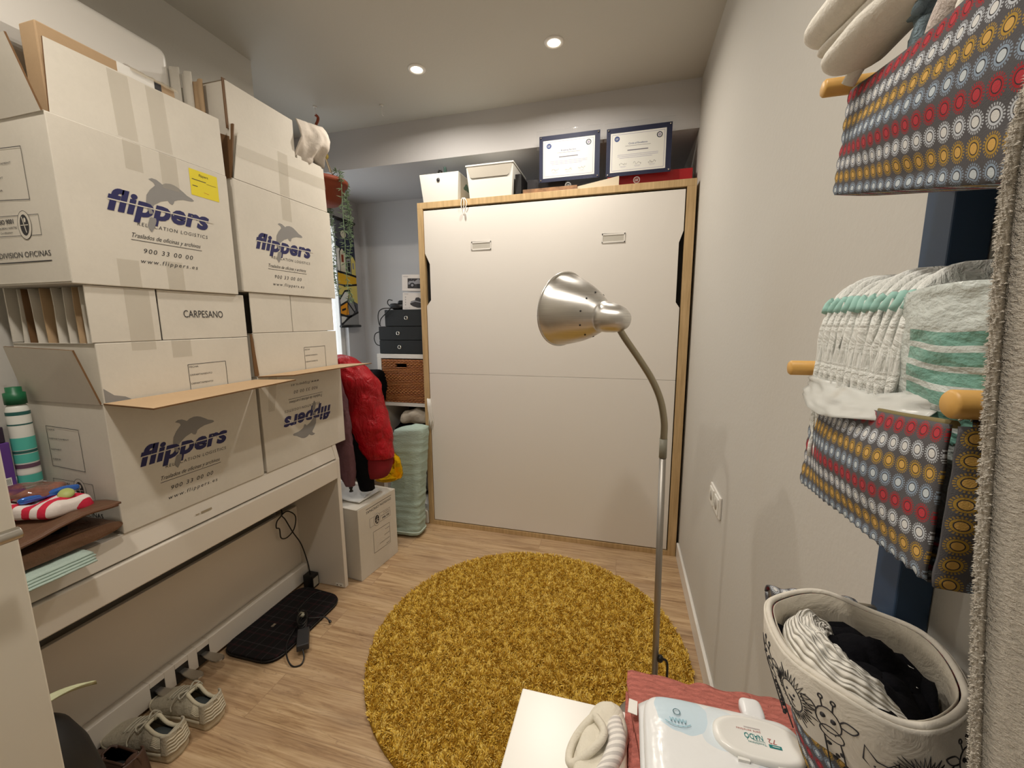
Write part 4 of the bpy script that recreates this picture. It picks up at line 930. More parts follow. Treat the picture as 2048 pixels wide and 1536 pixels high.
g.blob((-0.944, 2.389, 2.020), (0.006, 0.006, 0.016), 0, 0.8)
tag(g.build('string_tassel', PAPER), 'white cord ends dangling over the bed top edge', 'cord')
def book(label, x0, x1, y0, y1, z0, z1, m, rz=0.0):
    t = thing('book', label, 'book', ((x0+x1)/2, (y0+y1)/2, z0), rot=(0, 0, rz)); w, d = (x1-x0)/2, (y1-y0)/2; h = z1-z0
    G().box(-w, w, -d, d, 0, 0.003).box(-w, w, -d, d, h-0.003, h).box(-w, w, -d, -d+0.003, 0.003, h-0.003).build('cover', m, t, local=True)
    G().box(-w+0.004, w-0.004, -d+0.003, d-0.004, 0.003, h-0.003).build('pages', PAPER, t, local=True)
book('dark thick book lying left behind the first certificate', -0.585, -0.36, 2.50, 2.66, 2.127, 2.200, mat('charcoal_cover', (38, 36, 40), 0.6), 0.05)
book('marbled brown book lying under the dark one', -0.590, -0.28, 2.418, 2.62, 2.1005, 2.126, mat('marbled_brown', (150, 112, 78), 0.6, var=0.5, vscale=30), 0.0)
o = G().hexa([(-0.34, 2.432, BH), (-0.055, 2.43, BH), (-0.055, 2.452, BH), (-0.34, 2.454, BH)], [(-0.34, 2.432, 2.112), (-0.055, 2.43, 2.156), (-0.055, 2.452, 2.156), (-0.34, 2.454, 2.112)]).build('rolled_paper', mat('cream_paper', (206, 194, 170), 0.7)); tag(o, 'cream paper wedge leaning in front of the red folder', 'paper')
o = G().box(-0.12, 0.325, 2.50, 2.70, BH, 2.185).build('red_folder_box', mat('red_box', (172, 20, 30), 0.5), bevel=0.003); tag(o, 'long red box lying at the right end of the bed top', 'box')
def certificate(label, x0, x1, z1, title, yb, lit):
    t = thing('certificate', label, 'framed certificate', ((x0+x1)/2, yb, BH), 'acrylic certificates')
    ACR = mat('clear_acrylic', (240, 246, 246), 0.03, trans=1.0, alpha=0.16, spec=0.7)
    G().box(x0-0.014, x1+0.014, yb-0.004, yb, BH+0.0005, z1+0.026).build('acrylic_front', ACR, t)
    G().box(x0, x1, yb+0.0006, yb+0.003, z1-0.246, z1).build('blue_mount', mat('royal_blue_card', (24, 31, 64), 0.6), t)
    px0, px1, pz0, pz1 = x0+0.022, x1-0.028, z1-0.226, z1-0.026
    pr = Print(lambda u, v, e: (u, yb+0.0008-e*0.4, v)); pr.e = 0.0
    pr.rect(px0, pz0, px1, pz1, 0, 0.0012)
    pr.frame(px0+0.008, pz0+0.008, px1-0.008, pz1-0.008, 0.0024, 1)
    for i in range(len(pr.g.v)): pass
    pr.e = 0.0018
    cx = (px0+px1)/2
    pr.frame(px0+0.009, pz0+0.009, px1-0.009, pz1-0.009, 0.002, 1)
    pr.disc(px0+0.034, pz1-0.030, 0.014, 0.014, 2); pr.text('GE', px0+0.0265, pz1-0.035, 0.010, 0.015, 0, shear=0.3, lift=0.0004)
    pr.ring(px1-0.034, pz1-0.030, 0.0125, 0.0125, 0.004, 2); pr.disc(px1-0.034, pz1-0.030, 0.0075, 0.0075, 1)
    pr.text(title, cx, pz1-0.062, 0.0085, None, 2, center=True, offset=0.01)
    pr.line([(cx-0.065, pz1-0.070), (cx+0.065, pz1-0.070)], 0.0016, 3)
    pr.line([(cx-0.052, pz1-0.092), (cx+0.052, pz1-0.092)], 0.0050, 3)
    for k in range(3): pr.line([(cx-0.105+0.01*(k == 2), pz1-0.113-0.008*k), (cx+0.105-0.03*(k == 2), pz1-0.113-0.008*k)], 0.0020, 1)
    rn = random.Random(int(cx*1000))
    for sx in (-0.075, 0.0, 0.075):
        pts = [(cx+sx-0.02+0.04*j/14, pz0+0.040+rn.uniform(-0.007, 0.008)) for j in range(15)]
        pr.line(pts, 0.0009, 4); pr.line([(cx+sx-0.016, pz0+0.028), (cx+sx+0.016, pz0+0.028)], 0.0014, 1); pr.line([(cx+sx-0.012, pz0+0.023), (cx+sx+0.012, pz0+0.023)], 0.0010, 1)
    pr.build('printed_sheet', [PAPER, mat('pale_violet_ink', (170, 166, 188), 0.7), mat('certificate_blue', (56, 76, 132), 0.6), mat('certificate_grey', (120, 116, 128), 0.7), INK], t)
    for (x, z) in ((x0+0.010, z1-0.010), (x1-0.010, z1-0.010), (x0+0.010, z1-0.236), (x1-0.010, z1-0.236)):
        G().lathe([(0.0, 0.0022), (0.0035, 0.0018), (0.004, 0.0)], (x, yb-0.004, z), (0, -1, 0), 12).build('screw', CHROME, t)
    pr = Print(lambda u, v, e: (u, yb-0.004-e, v)); cz = z1-0.275
    pr.ring(cx, cz, 0.0165, 0.0165, 0.002, 0); pr.ring(cx, cz, 0.0135, 0.0135, 0.001, 0); pr.text('GE', cx-0.009, cz-0.006, 0.012, 0.018, 0, shear=0.3)
    pr.build('etched_emblem', mat('etched_white', (206, 206, 200), 0.6), t)
certificate('blue-mounted certificate titled Breaking Barriers, left of the pair', -0.503, -0.163, 2.415, 'Breaking Barriers', 2.462, True)
certificate('blue-mounted certificate titled Circle of Excellence, right of the pair', -0.128, 0.209, 2.410, 'Circle of Excellence', 2.462, False)
# ------------------------------------------------------------------ rug
RX, RY, RR = -0.362, 1.545, 0.668
t = thing('round_rug', 'round mustard yellow shaggy rug on the oak floor', 'rug', (RX, RY, 0))
RUGB = mat('mustard_backing', (150, 112, 20), 0.95)
G().lathe([(0.0, 0.012), (RR-0.01, 0.012), (RR, 0.006), (RR, 0.0005), (0.0, 0.0005)], (RX, RY, 0), (0, 0, 1), 96).build('backing', RUGB, t)
rnd = random.Random(21); g = G(); vs = []; fs = []
NT = 105000
for i in range(NT):
    r = RR*math.sqrt(rnd.random())*0.997; a = rnd.uniform(0, 2*PI); x, y = RX+r*cos(a), RY+r*sin(a)
    k = noise.noise(Vector((x*52, y*52, 0.3))); k2 = noise.noise(Vector((x*52, y*52, 7.7)))
    d = Vector((k*1.1+rnd.uniform(-.4, .4), k2*1.1+rnd.uniform(-.4, .4), 1.0)).normalized()
    L = rnd.uniform(0.010, 0.017); s_ = Vector((rnd.uniform(-1, 1), rnd.uniform(-1, 1), 0)).normalized()*0.0021
    p0 = Vector((x, y, 0.010)); p1 = p0+d*L*0.6; p2 = p0+d*L+Vector((d.x, d.y, -0.5))*0.003
    o = len(vs); vs += [p0-s_*0.8, p0+s_*0.8, p1+s_, p1-s_, p2+s_*0.6, p2-s_*0.6]; fs += [(o, o+1, o+2, o+3), (o+3, o+2, o+4, o+5)]
g.add(vs, fs)
gm = N('mustard_pile'); gi = gm.node('ShaderNodeNewGeometry')
gm.color(gm.ramp(gi.outputs['Random Per Island'], [(0.0, rgb(206, 166, 54)), (0.5, rgb(238, 200, 88)), (1.0, rgb(252, 226, 134))])); gm.rough(0.9); gm.b.inputs['Specular IOR Level'].default_value = 0.2
p = g.build('pile', gm.m, t, weld=False); p['kind'] = 'stuff'
# ------------------------------------------------------------------ floor lamp
LX, LY = 0.124, 1.25
t = thing('floor_lamp', 'brushed steel floor lamp with cone shade and gooseneck', 'floor lamp', (LX, LY, 0.012))
G().lathe([(0.0, 0.034), (0.010, 0.034), (0.025, 0.030), (0.115, 0.024), (0.120, 0.020), (0.120, 0.0), (0.0, 0.0)], (LX+0.012, LY, 0.013), (0, 0, 1), 48).build('base', STEEL, t)
G().tube([(LX+0.012, LY, 0.045), (LX, LY, 0.97)], 0.0098, 20).build('pole', STEEL, t)
G().tube([(LX, LY, 0.972), (LX-0.0005, LY, 1.030)], 0.0112, 20).build('coupling', mat('grey_plastic_sleeve', (140, 138, 124), 0.5), t)
gp = smooth_path([(LX, LY, 1.03), (LX-0.001, LY, 1.08), (LX-0.014, LY, 1.145), (LX-0.040, LY, 1.205), (LX-0.078, LY, 1.265), (LX-0.118, LY, 1.322), (LX-0.137, LY, 1.352)], 12)
dense = []
for a, b in zip(gp[:-1], gp[1:]):
    for k in range(4): dense.append(a.lerp(b, k/4))
G().tube(dense, [0.0092+0.0012*(i % 2) for i in range(len(dense))], 16).build('gooseneck', mat('gooseneck_steel', (168, 160, 138), 0.3, 1.0), t)
ax = Vector((-0.81, 0.55, 0.15)).normalized(); hub = Vector((LX-0.150, LY-0.006, 1.384))
g = G(); g.lathe([(0.0, -0.050), (0.010, -0.047), (0.024, -0.038), (0.035, -0.022), (0.041, -0.002), (0.0445, 0.020), (0.0465, 0.052), (0.0, 0.052)], hub, ax, 40); g.build('socket_cap', ALU, t)
sh = [(0.044, 0.040), (0.049, 0.050), (0.060, 0.066), (0.075, 0.090), (0.088, 0.116), (0.100, 0.146), (0.110, 0.176), (0.1165, 0.202), (0.118, 0.2035), (0.1195, 0.205)]
g = G(); g.lathe(sh, hub, ax, 64)
shd = g.build('lamp_shade', ALU, t, solid=0.0014)
rim = [hub+ax*0.183]; a1 = ax.orthogonal().normalized(); b1 = ax.cross(a1)
G().tube([hub+ax*0.204+(a1*cos(2*PI*k/64)+b1*sin(2*PI*k/64))*0.1185 for k in range(64)], 0.0030, 8, closed=True).build('rim', ALU, shd)
for k in range(10):
    q = 2*PI*(k+0.3)/10; c = hub+ax*0.078+(a1*cos(q)+b1*sin(q))*0.0682; nn = ((a1*cos(q)+b1*sin(q))*0.85-ax*0.53).normalized()
    G().lathe([(0.0, 0.0012), (0.0028, 0.0012), (0.0028, 0.0)], c, nn, 10).build('vent_hole', INK, shd)
G().blob(hub+ax*0.10, (0.028, 0.028, 0.030), 0, 1).build('bulb', mat('frosted_glass', (240, 238, 230), 0.4), t)
G().lathe([(0.0, 0.0), (0.011, 0.0), (0.012, 0.010), (0.008, 0.016), (0.0, 0.017)], (LX+0.016, LY, 0.300), (1, -0.1, 0), 16).build('cord_grommet', BLACK, t)
G().tube(smooth_path([(LX+0.030, LY, 0.300), (LX+0.044, LY, 0.292), (LX+0.047, LY, 0.25), (LX+0.046, LY-0.005, 0.15), (LX+0.045, LY-0.01, 0.06), (LX+0.09, LY-0.03, 0.030), (LX+0.18, LY-0.06, 0.008)], 6), 0.0038, 8).build('power_cord', BLACK, t)

# ------------------------------------------------------------------ things on the near end of the piano
o = G().box(-1.785, -1.640, 0.45, 0.752, 0.7745, 0.918); t = thing('white_device', 'flat-sided white appliance against the wall on the piano', 'appliance', (-1.71, 0.60, 0.7745))
o.build('casing', mat('cool_white_plastic', (206, 212, 212), 0.4), t, bevel=0.004)
G().lathe([(0, 0.0008), (0.0035, 0.0008), (0.0035, 0)], (-1.640, 0.695, 0.900), (1, 0, 0), 12).build('button', INK, t)
t = thing('purple_box', 'purple cardboard box with dark top standing beside the bottle', 'box', (-1.705, 0.645, 0.9185))
PUR = mat('purple_card', (96, 58, 140), 0.45, var=0.08, vscale=6)
G().box(-1.750, -1.662, 0.585, 0.699, 0.9185, 1.050).build('carton', PUR, t, bevel=0.002)
G().box(-1.749, -1.664, 0.586, 0.694, 1.0505, 1.096).build('lid', mat('dark_violet_card', (42, 30, 52), 0.5), t, bevel=0.003)
G().blob((-1.70, 0.63, 1.105), (0.034, 0.032, 0.012), 0, 0.7, 0.004, 40).build('twine_bow', mat('straw_twine', (150, 122, 78), 0.8), t)
pr = Print(lambda u, v, e: (-1.662+e, u, v)); pr.rect(0.672, 0.925, 0.690, 0.950, 0)
for k in range(6): pr.line([(0.675+k*0.0024, 0.930), (0.675+k*0.0024, 0.946)], 0.0009, 1, 0.0003)
pr.build('price_tag', [PAPER, INK], t)
t = thing('spray_bottle', 'white and teal bottle with green cap near the left wall', 'bottle', (-1.665, 0.728, 0.9185))
bo = (-1.665, 0.728, 0.9185); TEAL = mat('teal_label', (84, 186, 172), 0.4); WB = mat('white_bottle', (226, 228, 222), 0.35)
G().lathe([(0.0, 0.0), (0.0225, 0.0), (0.024, 0.004), (0.024, 0.215), (0.021, 0.228), (0.017, 0.235), (0.0, 0.235)], bo, (0, 0, 1), 28).build('body', WB, t)
for z0, z1, m_ in ((0.006, 0.030, TEAL), (0.032, 0.046, PAPER), (0.050, 0.062, mat('plum_band', (104, 74, 96), 0.4)), (0.066, 0.092, TEAL), (0.094, 0.102, mat('dark_teal_band', (40, 96, 92), 0.4)), (0.104, 0.140, TEAL), (0.176, 0.180, mat('dark_teal_band', (40, 96, 92), 0.4)), (0.205, 0.215, mat('dark_teal_band', (40, 96, 92), 0.4))):
    G().lathe([(0.0243, z0), (0.0243, z1)], bo, (0, 0, 1), 28).build('label_band', m_, t)
G().lathe([(0.0, 0.236), (0.022, 0.236), (0.022, 0.268), (0.016, 0.270), (0.016, 0.284), (0.0, 0.285)], bo, (0, 0, 1), 28).build('cap', mat('green_cap', (22, 100, 64), 0.4), t)
# leather bag, mint folder, striped pouch, sweets
t = thing('cloth_stack', 'folded mint green cloth under the brown leather bag', 'cloth', (-1.44, 0.58, 0.7745))
for i in range(4):
    g = G(); z = 0.7752+i*0.0052
    def fn(a, b, z=z, i=i): return (-1.62+a*(0.325-0.006*i), 0.42+b*(0.245-0.004*i)+0.008*sin(a*5+i), z+0.0015*noise.noise(Vector((a*8, b*8, i)))-(0.004*a**6))
    g.grid(fn, 20, 14); g.build('fold', crinkle('mint_grey_cloth', (176, 194, 184), 40, 0.4), t, solid=0.0042, offset=1)
t = thing('leather_bag', 'brown leather document bag lying open-ended on the piano', 'bag', (-1.53, 0.61, 0.797))
LEA = crinkle('brown_leather', (112, 82, 62), 12, 0.5, 0.5, 0.30, (1, 1, 1), 0.015)
g = G()
def fn(a, b):
    t_ = b*2*PI; c, s_ = spow(cos(t_), 0.5), spow(sin(t_), 0.8)
    x = -1.765+a*0.420
    return (x+0.01*noise.noise(Vector((a*4, b*4, 0))), 0.600+0.150*c, 0.822+0.022*s_*(0.9+0.2*sin(a*6))+0.006*noise.noise(Vector((a*5, c*3, 3))))
g.grid(fn, 26, 40); g.poly([fn(1.0, i/40) for i in range(40)]); g.poly([fn(0.0, i/40) for i in range(39, -1, -1)]); g.build('lower_body', LEA, t)
g = G()
def fn(a, b):
    x = -1.770+a*0.428; y = 0.452+b*0.300
    z = 0.846+0.026*max(0, 1-abs(b-0.72)*1.5)+0.020*a*a*b+0.008*noise.noise(Vector((a*4, b*4, 7)))
    if b < 0.22: z -= (0.22-b)**1.4*0.42
    z -= 0.022*math.exp(-((a-0.52)/0.10)**2)*max(0, 0.75-b)
    return (x, y, z)
g.grid(fn, 40, 30); g.build('flap', LEA, t, solid=0.005, offset=1)
g = G(); g.tube([fn(1.0, 0.25+0.72*k/14) for k in range(15)], 0.0045, 8); g.build('edge_piping', mat('leather_edge', (96, 62, 40), 0.5), t)
G().blob((-1.40, 0.63, 0.862), (0.05, 0.02, 0.010), 0, 0.8).build('flap_gap_shade', BLACKF, t)  # black blob stands in for the shade in the gap under the flap
t = thing('striped_pouch', 'red and white striped pouch on top of the leather bag', 'pouch', (-1.47, 0.66, 0.885))
g = G(); g.blob((-1.500, 0.655, 0.898), (0.105, 0.064, 0.022), 0, 0.42, 0.012, 18, 2, 40, 26, rot=0.28, tilt=-0.10); g.build('pouch', striped('red_white_stripe', (206, 36, 66), (232, 222, 216), 0.036, 0, rot=-0.35), t)
t = thing('sweet_bag', 'clear bag of sweets with blue edge on the striped pouch', 'food bag', (-1.49, 0.66, 0.925))
g = G(); g.blob((-1.535, 0.660, 0.934), (0.075, 0.052, 0.016), 0, 0.7, 0.010, 26, 6, 36, 22, rot=0.35); g.build('film', mat('shiny_brown_film', (132, 84, 70), 0.14, coat=1.0, bump=0.5, bscale=30, var=0.4, vscale=40), t)
G().blob((-1.467, 0.672, 0.930), (0.008, 0.058, 0.010), 0, 0.6, 0.003, 40, 3, rot=-0.15).build('blue_edge', mat('blue_foil', (44, 110, 210), 0.2, 0.4, coat=1.0), t)
G().lathe([(0.0, 0.006), (0.014, 0.006), (0.017, 0.0), (0.014, -0.004), (0.0, -0.004)], (-1.440, 0.690, 0.925), (0.5, -0.3, 0.8), 20).build('green_sweet', mat('lime_gum', (176, 186, 110), 0.5), t)
# ------------------------------------------------------------------ below the piano
t = thing('potted_plant', 'black rounded planter with one pale leaf behind the door', 'plant', (-1.300, 0.440, 0))
G().lathe([(0.0, 0.0), (0.150, 0.0), (0.158, 0.10), (0.150, 0.25), (0.132, 0.36), (0.110, 0.425), (0.085, 0.455), (0.060, 0.463), (0.0, 0.460)], (-1.300, 0.440, 0.001), (0, 0, 1), 40).build('pot', mat('matt_black_pot', (20, 20, 21), 0.55), t)
g = G()
def fn(a, b):
    w = 0.026*(1-a)**0.7*(0.4+1.2*a if a < 0.5 else 1.0)
    return (-1.300+0.045*a+(b-0.5)*2*w, 0.42+0.175*a, 0.462+0.045*sin(a*2.2)+0.010*abs(b-0.5)*2-0.02*a*a)
g.grid(fn, 18, 6); g.build('leaf', mat('pale_leaf', (196, 198, 160), 0.5, var=0.15, vscale=30), t, solid=0.004)
# sleeve, power brick, charger
PLA = plaid()
t = thing('laptop_sleeve', 'black plaid padded sleeve lying on the floor under the piano', 'sleeve', (-1.46, 1.36, 0))
g = G(); cs = [(-1.60, 1.145), (-1.325, 1.150), (-1.318, 1.572), (-1.585, 1.592)]
def rounded(cs, r, n=8):
    out = []
    for i, (x, y) in enumerate(cs):
        p = Vector((x, y)); a = (Vector(cs[i-1])-p).normalized(); b = (Vector(cs[(i+1) % len(cs)])-p).normalized()
        for k in range(n+1):
            t_ = k/n; out.append(p+a*r*(1-t_)**2+b*r*t_**2)
    return out
for k, (z0, z1) in enumerate(((0.0005, 0.012), (0.012, 0.024))):
    R_ = rounded(cs, 0.075)
    g.prism([(q.x, q.y, z0) for q in R_], (0, 0, z1-z0-0.001))
g.build('body', PLA, t, bevel=0.004, seg=3)
R_ = rounded(cs, 0.076); g = G(); g.tube([(q.x, q.y, 0.012) for q in R_], 0.0035, 6, closed=True); g.build('zip_edge', BLACK, t)
G().box(-1.492, -1.480, 1.305, 1.325, 0.0242, 0.0262).build('metal_tab', NICKEL, t)
t = thing('power_brick', 'black laptop charger brick with coiled lead on the sleeve', 'charger', (-1.28, 1.27, 0.0245))
a = math.radians(40); ca, sa = cos(a), sin(a)
def pb(x, y, z): return (-1.283+x*ca-y*sa, 1.270+x*sa+y*ca, z)
G().hexa([pb(-.024, -.055, .0247), pb(.024, -.055, .0247), pb(.024, .055, .0247), pb(-.024, .055, .0247)], [pb(-.023, -.054, .052), pb(.023, -.054, .052), pb(.023, .054, .052), pb(-.023, .054, .052)]).build('brick', mat('charger_grey_black', (44, 44, 46), 0.5), t, bevel=0.004)
g = G()
for k in range(4):
    pts = [pb(0.016*cos(q)*(1+.1*k)-0.006, 0.105+0.050*sin(q)+0.004*k, 0.034+0.008*k+0.004*sin(q*2+k)) for q in [2*PI*j/16 for j in range(16)]]
    g.tube(smooth_path(pts, 2, True), 0.003, 6, closed=True)
g.build('lead_coil', BLACK, t)
G().tube(smooth_path([pb(0.0, -0.056, 0.036), pb(0.004, -0.085, 0.012), pb(-0.010, -0.105, 0.005), pb(-0.040, -0.095, 0.005), pb(-0.060, -0.05, 0.020), pb(-0.062, 0.02, 0.028), pb(-0.035, 0.085, 0.034)], 6), 0.003, 6).build('lead', BLACK, t)
G().tube(smooth_path([pb(0.016, 0.12, 0.045), pb(0.05, 0.125, 0.032), pb(0.085, 0.118, 0.028), pb(0.10, 0.105, 0.018), pb(0.108, 0.095, 0.010)], 6), [0.003]*20+[0.006]*5, 8).build('plug_lead', BLACK, t)
G().blob(pb(-0.012, 0.165, 0.040), (0.018, 0.012, 0.010), 0, 0.8).build('plug', mat('pale_plug', (186, 182, 160), 0.4), t)
G().tube(smooth_path([pb(-0.01, 0.17, 0.040), pb(-0.03, 0.22, 0.030), pb(0.02, 0.30, 0.030), pb(0.06, 0.335, 0.024), pb(0.09, 0.315, 0.010)], 6), 0.0028, 6).build('lead', BLACK, t)
t = thing('power_adapter', 'black power adapter with white label at the piano foot', 'charger', (-1.545, 1.615, 0))
G().box(-1.580, -1.520, 1.598, 1.645, 0.0005, 0.072).build('body', BLACK, t, bevel=0.004)
G().box(-1.522, -1.5192, 1.604, 1.638, 0.012, 0.058).build('rating_label', mat('grey_label', (168, 164, 152), 0.6), t)
pts = [(-1.552, 1.620, 0.071), (-1.560, 1.618, 0.14), (-1.585, 1.612, 0.24), (-1.605, 1.585, 0.32), (-1.612, 1.555, 0.40), (-1.615, 1.540, 0.43), (-1.612, 1.575, 0.435), (-1.608, 1.615, 0.39), (-1.606, 1.598, 0.33), (-1.610, 1.555, 0.305), (-1.612, 1.520, 0.320), (-1.612, 1.515, 0.37), (-1.612, 1.498, 0.385), (-1.612, 1.505, 0.415), (-1.618, 1.545, 0.44), (-1.66, 1.56, 0.50), (-1.66, 1.56, 0.606)]
G().tube(smooth_path(pts, 8), 0.003, 8).build('lead', BLACK, t)
# sneakers and boot (built along +x, heel at the origin)
SHOE = crinkle('grey_mesh_knit', (190, 182, 162), 60, 0.5, 0.9, 0.2); SOLE = mat('cream_rubber', (206, 196, 172), 0.6, var=0.15, vscale=30)
LINING = mat('shoe_lining', (60, 66, 66), 0.9); LACE = mat('shoe_lace', (190, 184, 166), 0.9)
def shoe_w(t_): return 0.036+0.006*sin(t_*PI*0.9)+0.010*math.exp(-((t_-0.68)/0.22)**2)-0.0
def outline(t_, side):
    L = 0.285; x = L*t_; e = min(1, (t_/0.06 if t_ < 0.06 else 1), ((1-t_)/0.16 if t_ > 0.84 else 1))
    return x, side*shoe_w(t_)*math.sqrt(max(0, 1-(1-e)**2))-0.006*sin(t_*3.0)
def build_shoe(label, loc, rz, mu=SHOE, ms=SOLE, boot=False, lace=True):
    t = thing('sneaker' if not boot else 'ankle_boot', label, 'shoe', loc, None if boot else 'worn pair of grey sneakers', rot=(0, 0, rz))
    n = 40; ts = [k/n for k in range(n+1)]
    ring = [outline(q, 1) for q in ts]+[outline(q, -1) for q in reversed(ts[1:-1])]
    g = G(); m_ = len(ring); lay = []
    for (z, s_) in ((0.001, 0.95), (0.010, 1.03), (0.020, 0.99), (0.024, 1.04), (0.034, 1.0)):
        lay.append([(x if x < 0.14 else x, y*s_, z+(0.012*max(0, (x-0.20)/0.08)**2 if z < 0.03 else 0.006*max(0, (x-0.2)/0.08)**2)+(0.006*max(0, 0.05-x)/0.05 if z > 0.02 else 0)) for x, y in ring])
    vs = [p for l in lay for p in l]
    fs = [(i*m_+j, i*m_+(j+1) % m_, (i+1)*m_+(j+1) % m_, (i+1)*m_+j) for i in range(len(lay)-1) for j in range(m_)]
    g.add(vs, fs, 0, True); g.poly(lay[-1]); g.poly(list(reversed(lay[0])))
    g.build('sole', ms, t, local=True)
    g = G()
    def top(t_):
        if boot: return 0.115 if t_ < 0.40 else 0.115-0.06*min(1, (t_-0.40)/0.25)
        k = 0.098-0.018*sin(min(1, t_/0.35)*PI)+(0.010*math.exp(-((t_-0.36)/0.06)**2))
        return k if t_ < 0.38 else 0.034+0.062*max(0, 1-(t_-0.38)/0.60)**0.75
    def fn(a, b):
        t_ = 0.004+a*0.992; th = (b-0.5)*PI
        x, yy = outline(t_, 1); _, y0 = outline(t_, -1); w = (yy-y0)/2; c = (yy+y0)/2
        h = top(t_)-0.032
        return (x+0.012*(0.5-t_)*0, c+w*spow(sin(th), 0.75 if t_ < .5 else 0.9)*(1.0-0.30*max(0, cos(th))*(1 if t_ < 0.42 else 0)), 0.032+h*spow(cos(th), 0.55 if t_ < .42 else 0.75))
    op = lambda a, b: a < 0.40 and a > 0.085 and abs(b-0.5) < (0.19 if a < 0.33 else 0.12)
    g.grid(fn, 60, 40, skip=op)
    g.build('upper', [mu], t, solid=0.004, local=True, offset=-1)
    # heel counter closing the back of the shoe
    g = G()
    def hc(a, b):
        s_ = a*2-1; x, y = outline(0.11*s_*s_+0.0005, 1 if s_ >= 0 else -1)
        z = 0.030+b*((0.070 if not boot else 0.084)-0.004*s_*s_)
        return (x+0.010*b*(1-s_*s_)-0.001, y*(1.02-0.16*b), z)
    g.grid(hc, 28, 10); g.build('heel_counter', mu, t, solid=0.004, local=True)
    # inner lining
    g = G(); g.blob((0.065, -0.002, 0.052), (0.052, 0.026, 0.012), 0, 0.7); g.build('insole', LINING, t, local=True)
    ed = [fn(0.082+0.315*k/20, 0.5+0.19*(1 if k < 17 else (20-k)/3*0.6+0.4)) for k in range(21)]+[fn(0.082+0.315*k/20, 0.5-0.19*(1 if k < 17 else (20-k)/3*0.6+0.4)) for k in range(20, -1, -1)]
    g = G(); g.tube(smooth_path(ed, 2, True), 0.0058 if not boot else 0.0035, 8, closed=True); g.build('collar', mat('shoe_collar', (198, 190, 166), 0.9) if not boot else mu, t, local=True)
    if lace:
        for k in range(5):
            a = 0.43+k*0.055
            G().tube([fn(a, 0.5-0.17+0.34*j/8)[0:2]+(fn(a, 0.5-0.17+0.34*j/8)[2]+0.003,) for j in range(9)], 0.0026, 6).build('lace', LACE, t, local=True)
        p = Vector(fn(0.43, 0.5)); g = G()
        for s_ in (-1, 1):
            g.tube(smooth_path([p+Vector((0, 0, 0.005)), p+Vector((-0.012, s_*0.020, 0.014)), p+Vector((-0.004, s_*0.036, 0.004)), p+Vector((0.012, s_*0.024, 0.010)), p+Vector((0, 0, 0.005))], 6), 0.0022, 6)
            g.tube(smooth_path([p+Vector((0, 0, 0.005)), p+Vector((0.014, s_*0.030, 0.008)), p+Vector((0.02, s_*0.05, -0.014)), p+Vector((0.015, s_*0.056, -0.03))], 6), 0.0022, 6)
        g.build('bow', LACE, t, local=True)
        g = G()
        for k in range(5): g.tube([Vector(hc(0.06+0.88*j/20, 0.12+0.15*k+0.02*sin(j*1.3)))+Vector((-0.0042, 0, 0)) for j in range(21)], 0.0028, 5)
        for s_ in (-1, 1):
            for k in range(7):   # moulded ribs around the heel
                b = 0.5+s_*(0.26+0.030*k)
                if abs(b-0.5) < 0.495: g.tube([Vector(fn(0.02+0.24*j/14, b+0.010*sin(j*0.9)))+Vector((0, 0, 0)) for j in range(15)], 0.0024, 5)
        g.build('heel_ribs', SOLE, t, local=True)
    return t
build_shoe('grey sneaker by the boot, nearer of the worn pair', (-1.335, 0.803, 0.0), PI+0.12)
build_shoe('grey sneaker below the middle pedal, farther of the worn pair', (-1.318, 0.912, 0.0), PI+0.02)
build_shoe('dark brown leather boot at the bottom edge beside the sneakers', (-1.342, 0.690, 0.0), PI+0.10, mat('dark_brown_leather', (74, 52, 42), 0.4), BLACK, True, False)
# ------------------------------------------------------------------ white table with baby things
TZ = 0.80
t = thing('side_table', 'white table top in the foreground carrying baby things', 'table', (0.10, 0.33, 0))
TX0, TX1, TY0, TY1 = -0.137, 0.348, 0.10, 0.553
G().box(TX0, TX1, TY0, TY1, TZ-0.035, TZ).build('table_top', mat('table_white', (240, 238, 232), 0.28), t, bevel=0.002)
for x in (TX0+0.03, TX1-0.03):
    for y in (TY0+0.03, TY1-0.03): G().box(x-0.025, x+0.025, y-0.025, y+0.025, 0, TZ-0.035).build('leg', WHITE_SATIN, t, bevel=0.002)
CORAL = crinkle('coral_muslin', (206, 124, 112), 60, 0.9, 0.95, 0.22, (1, 3, 1), 0.008)
t = thing('muslin_cloth', 'folded coral pink muslin under the wipes packet', 'cloth', (0.13, 0.47, TZ))
for i in range(5):
    g = G(); z = TZ+0.0006+i*0.0088
    def fn(a, b, z=z, i=i):
        e = 0.010*noise.noise(Vector((a*5, b*2, i*2.7)))
        x = 0.022+0.004*((i*3)%5-2)*0.6+0.002*i+a*0.214+e*(1 if a < .5 else 0)+0.006*sin(b*7+i)*(1-a); y = 0.300+b*(0.284-0.0015*i)+0.010*noise.noise(Vector((a*6, i*3.1, 1)))*b
        return (x, y, z+0.0022*noise.noise(Vector((a*11, b*11, i)))+0.004*b*(i/4)-(0.0030 if (a < 0.03) else 0))
    g.grid(fn, 44, 40); g.build('fold', CORAL, t, solid=0.0082, offset=1, bevel=0)
G().sheet([(0.022, 0.500, 0.8555), (0.034, 0.497, 0.8565), (0.035, 0.517, 0.8575), (0.024, 0.520, 0.8565)], 0.0008).build('care_label', PAPER, t)
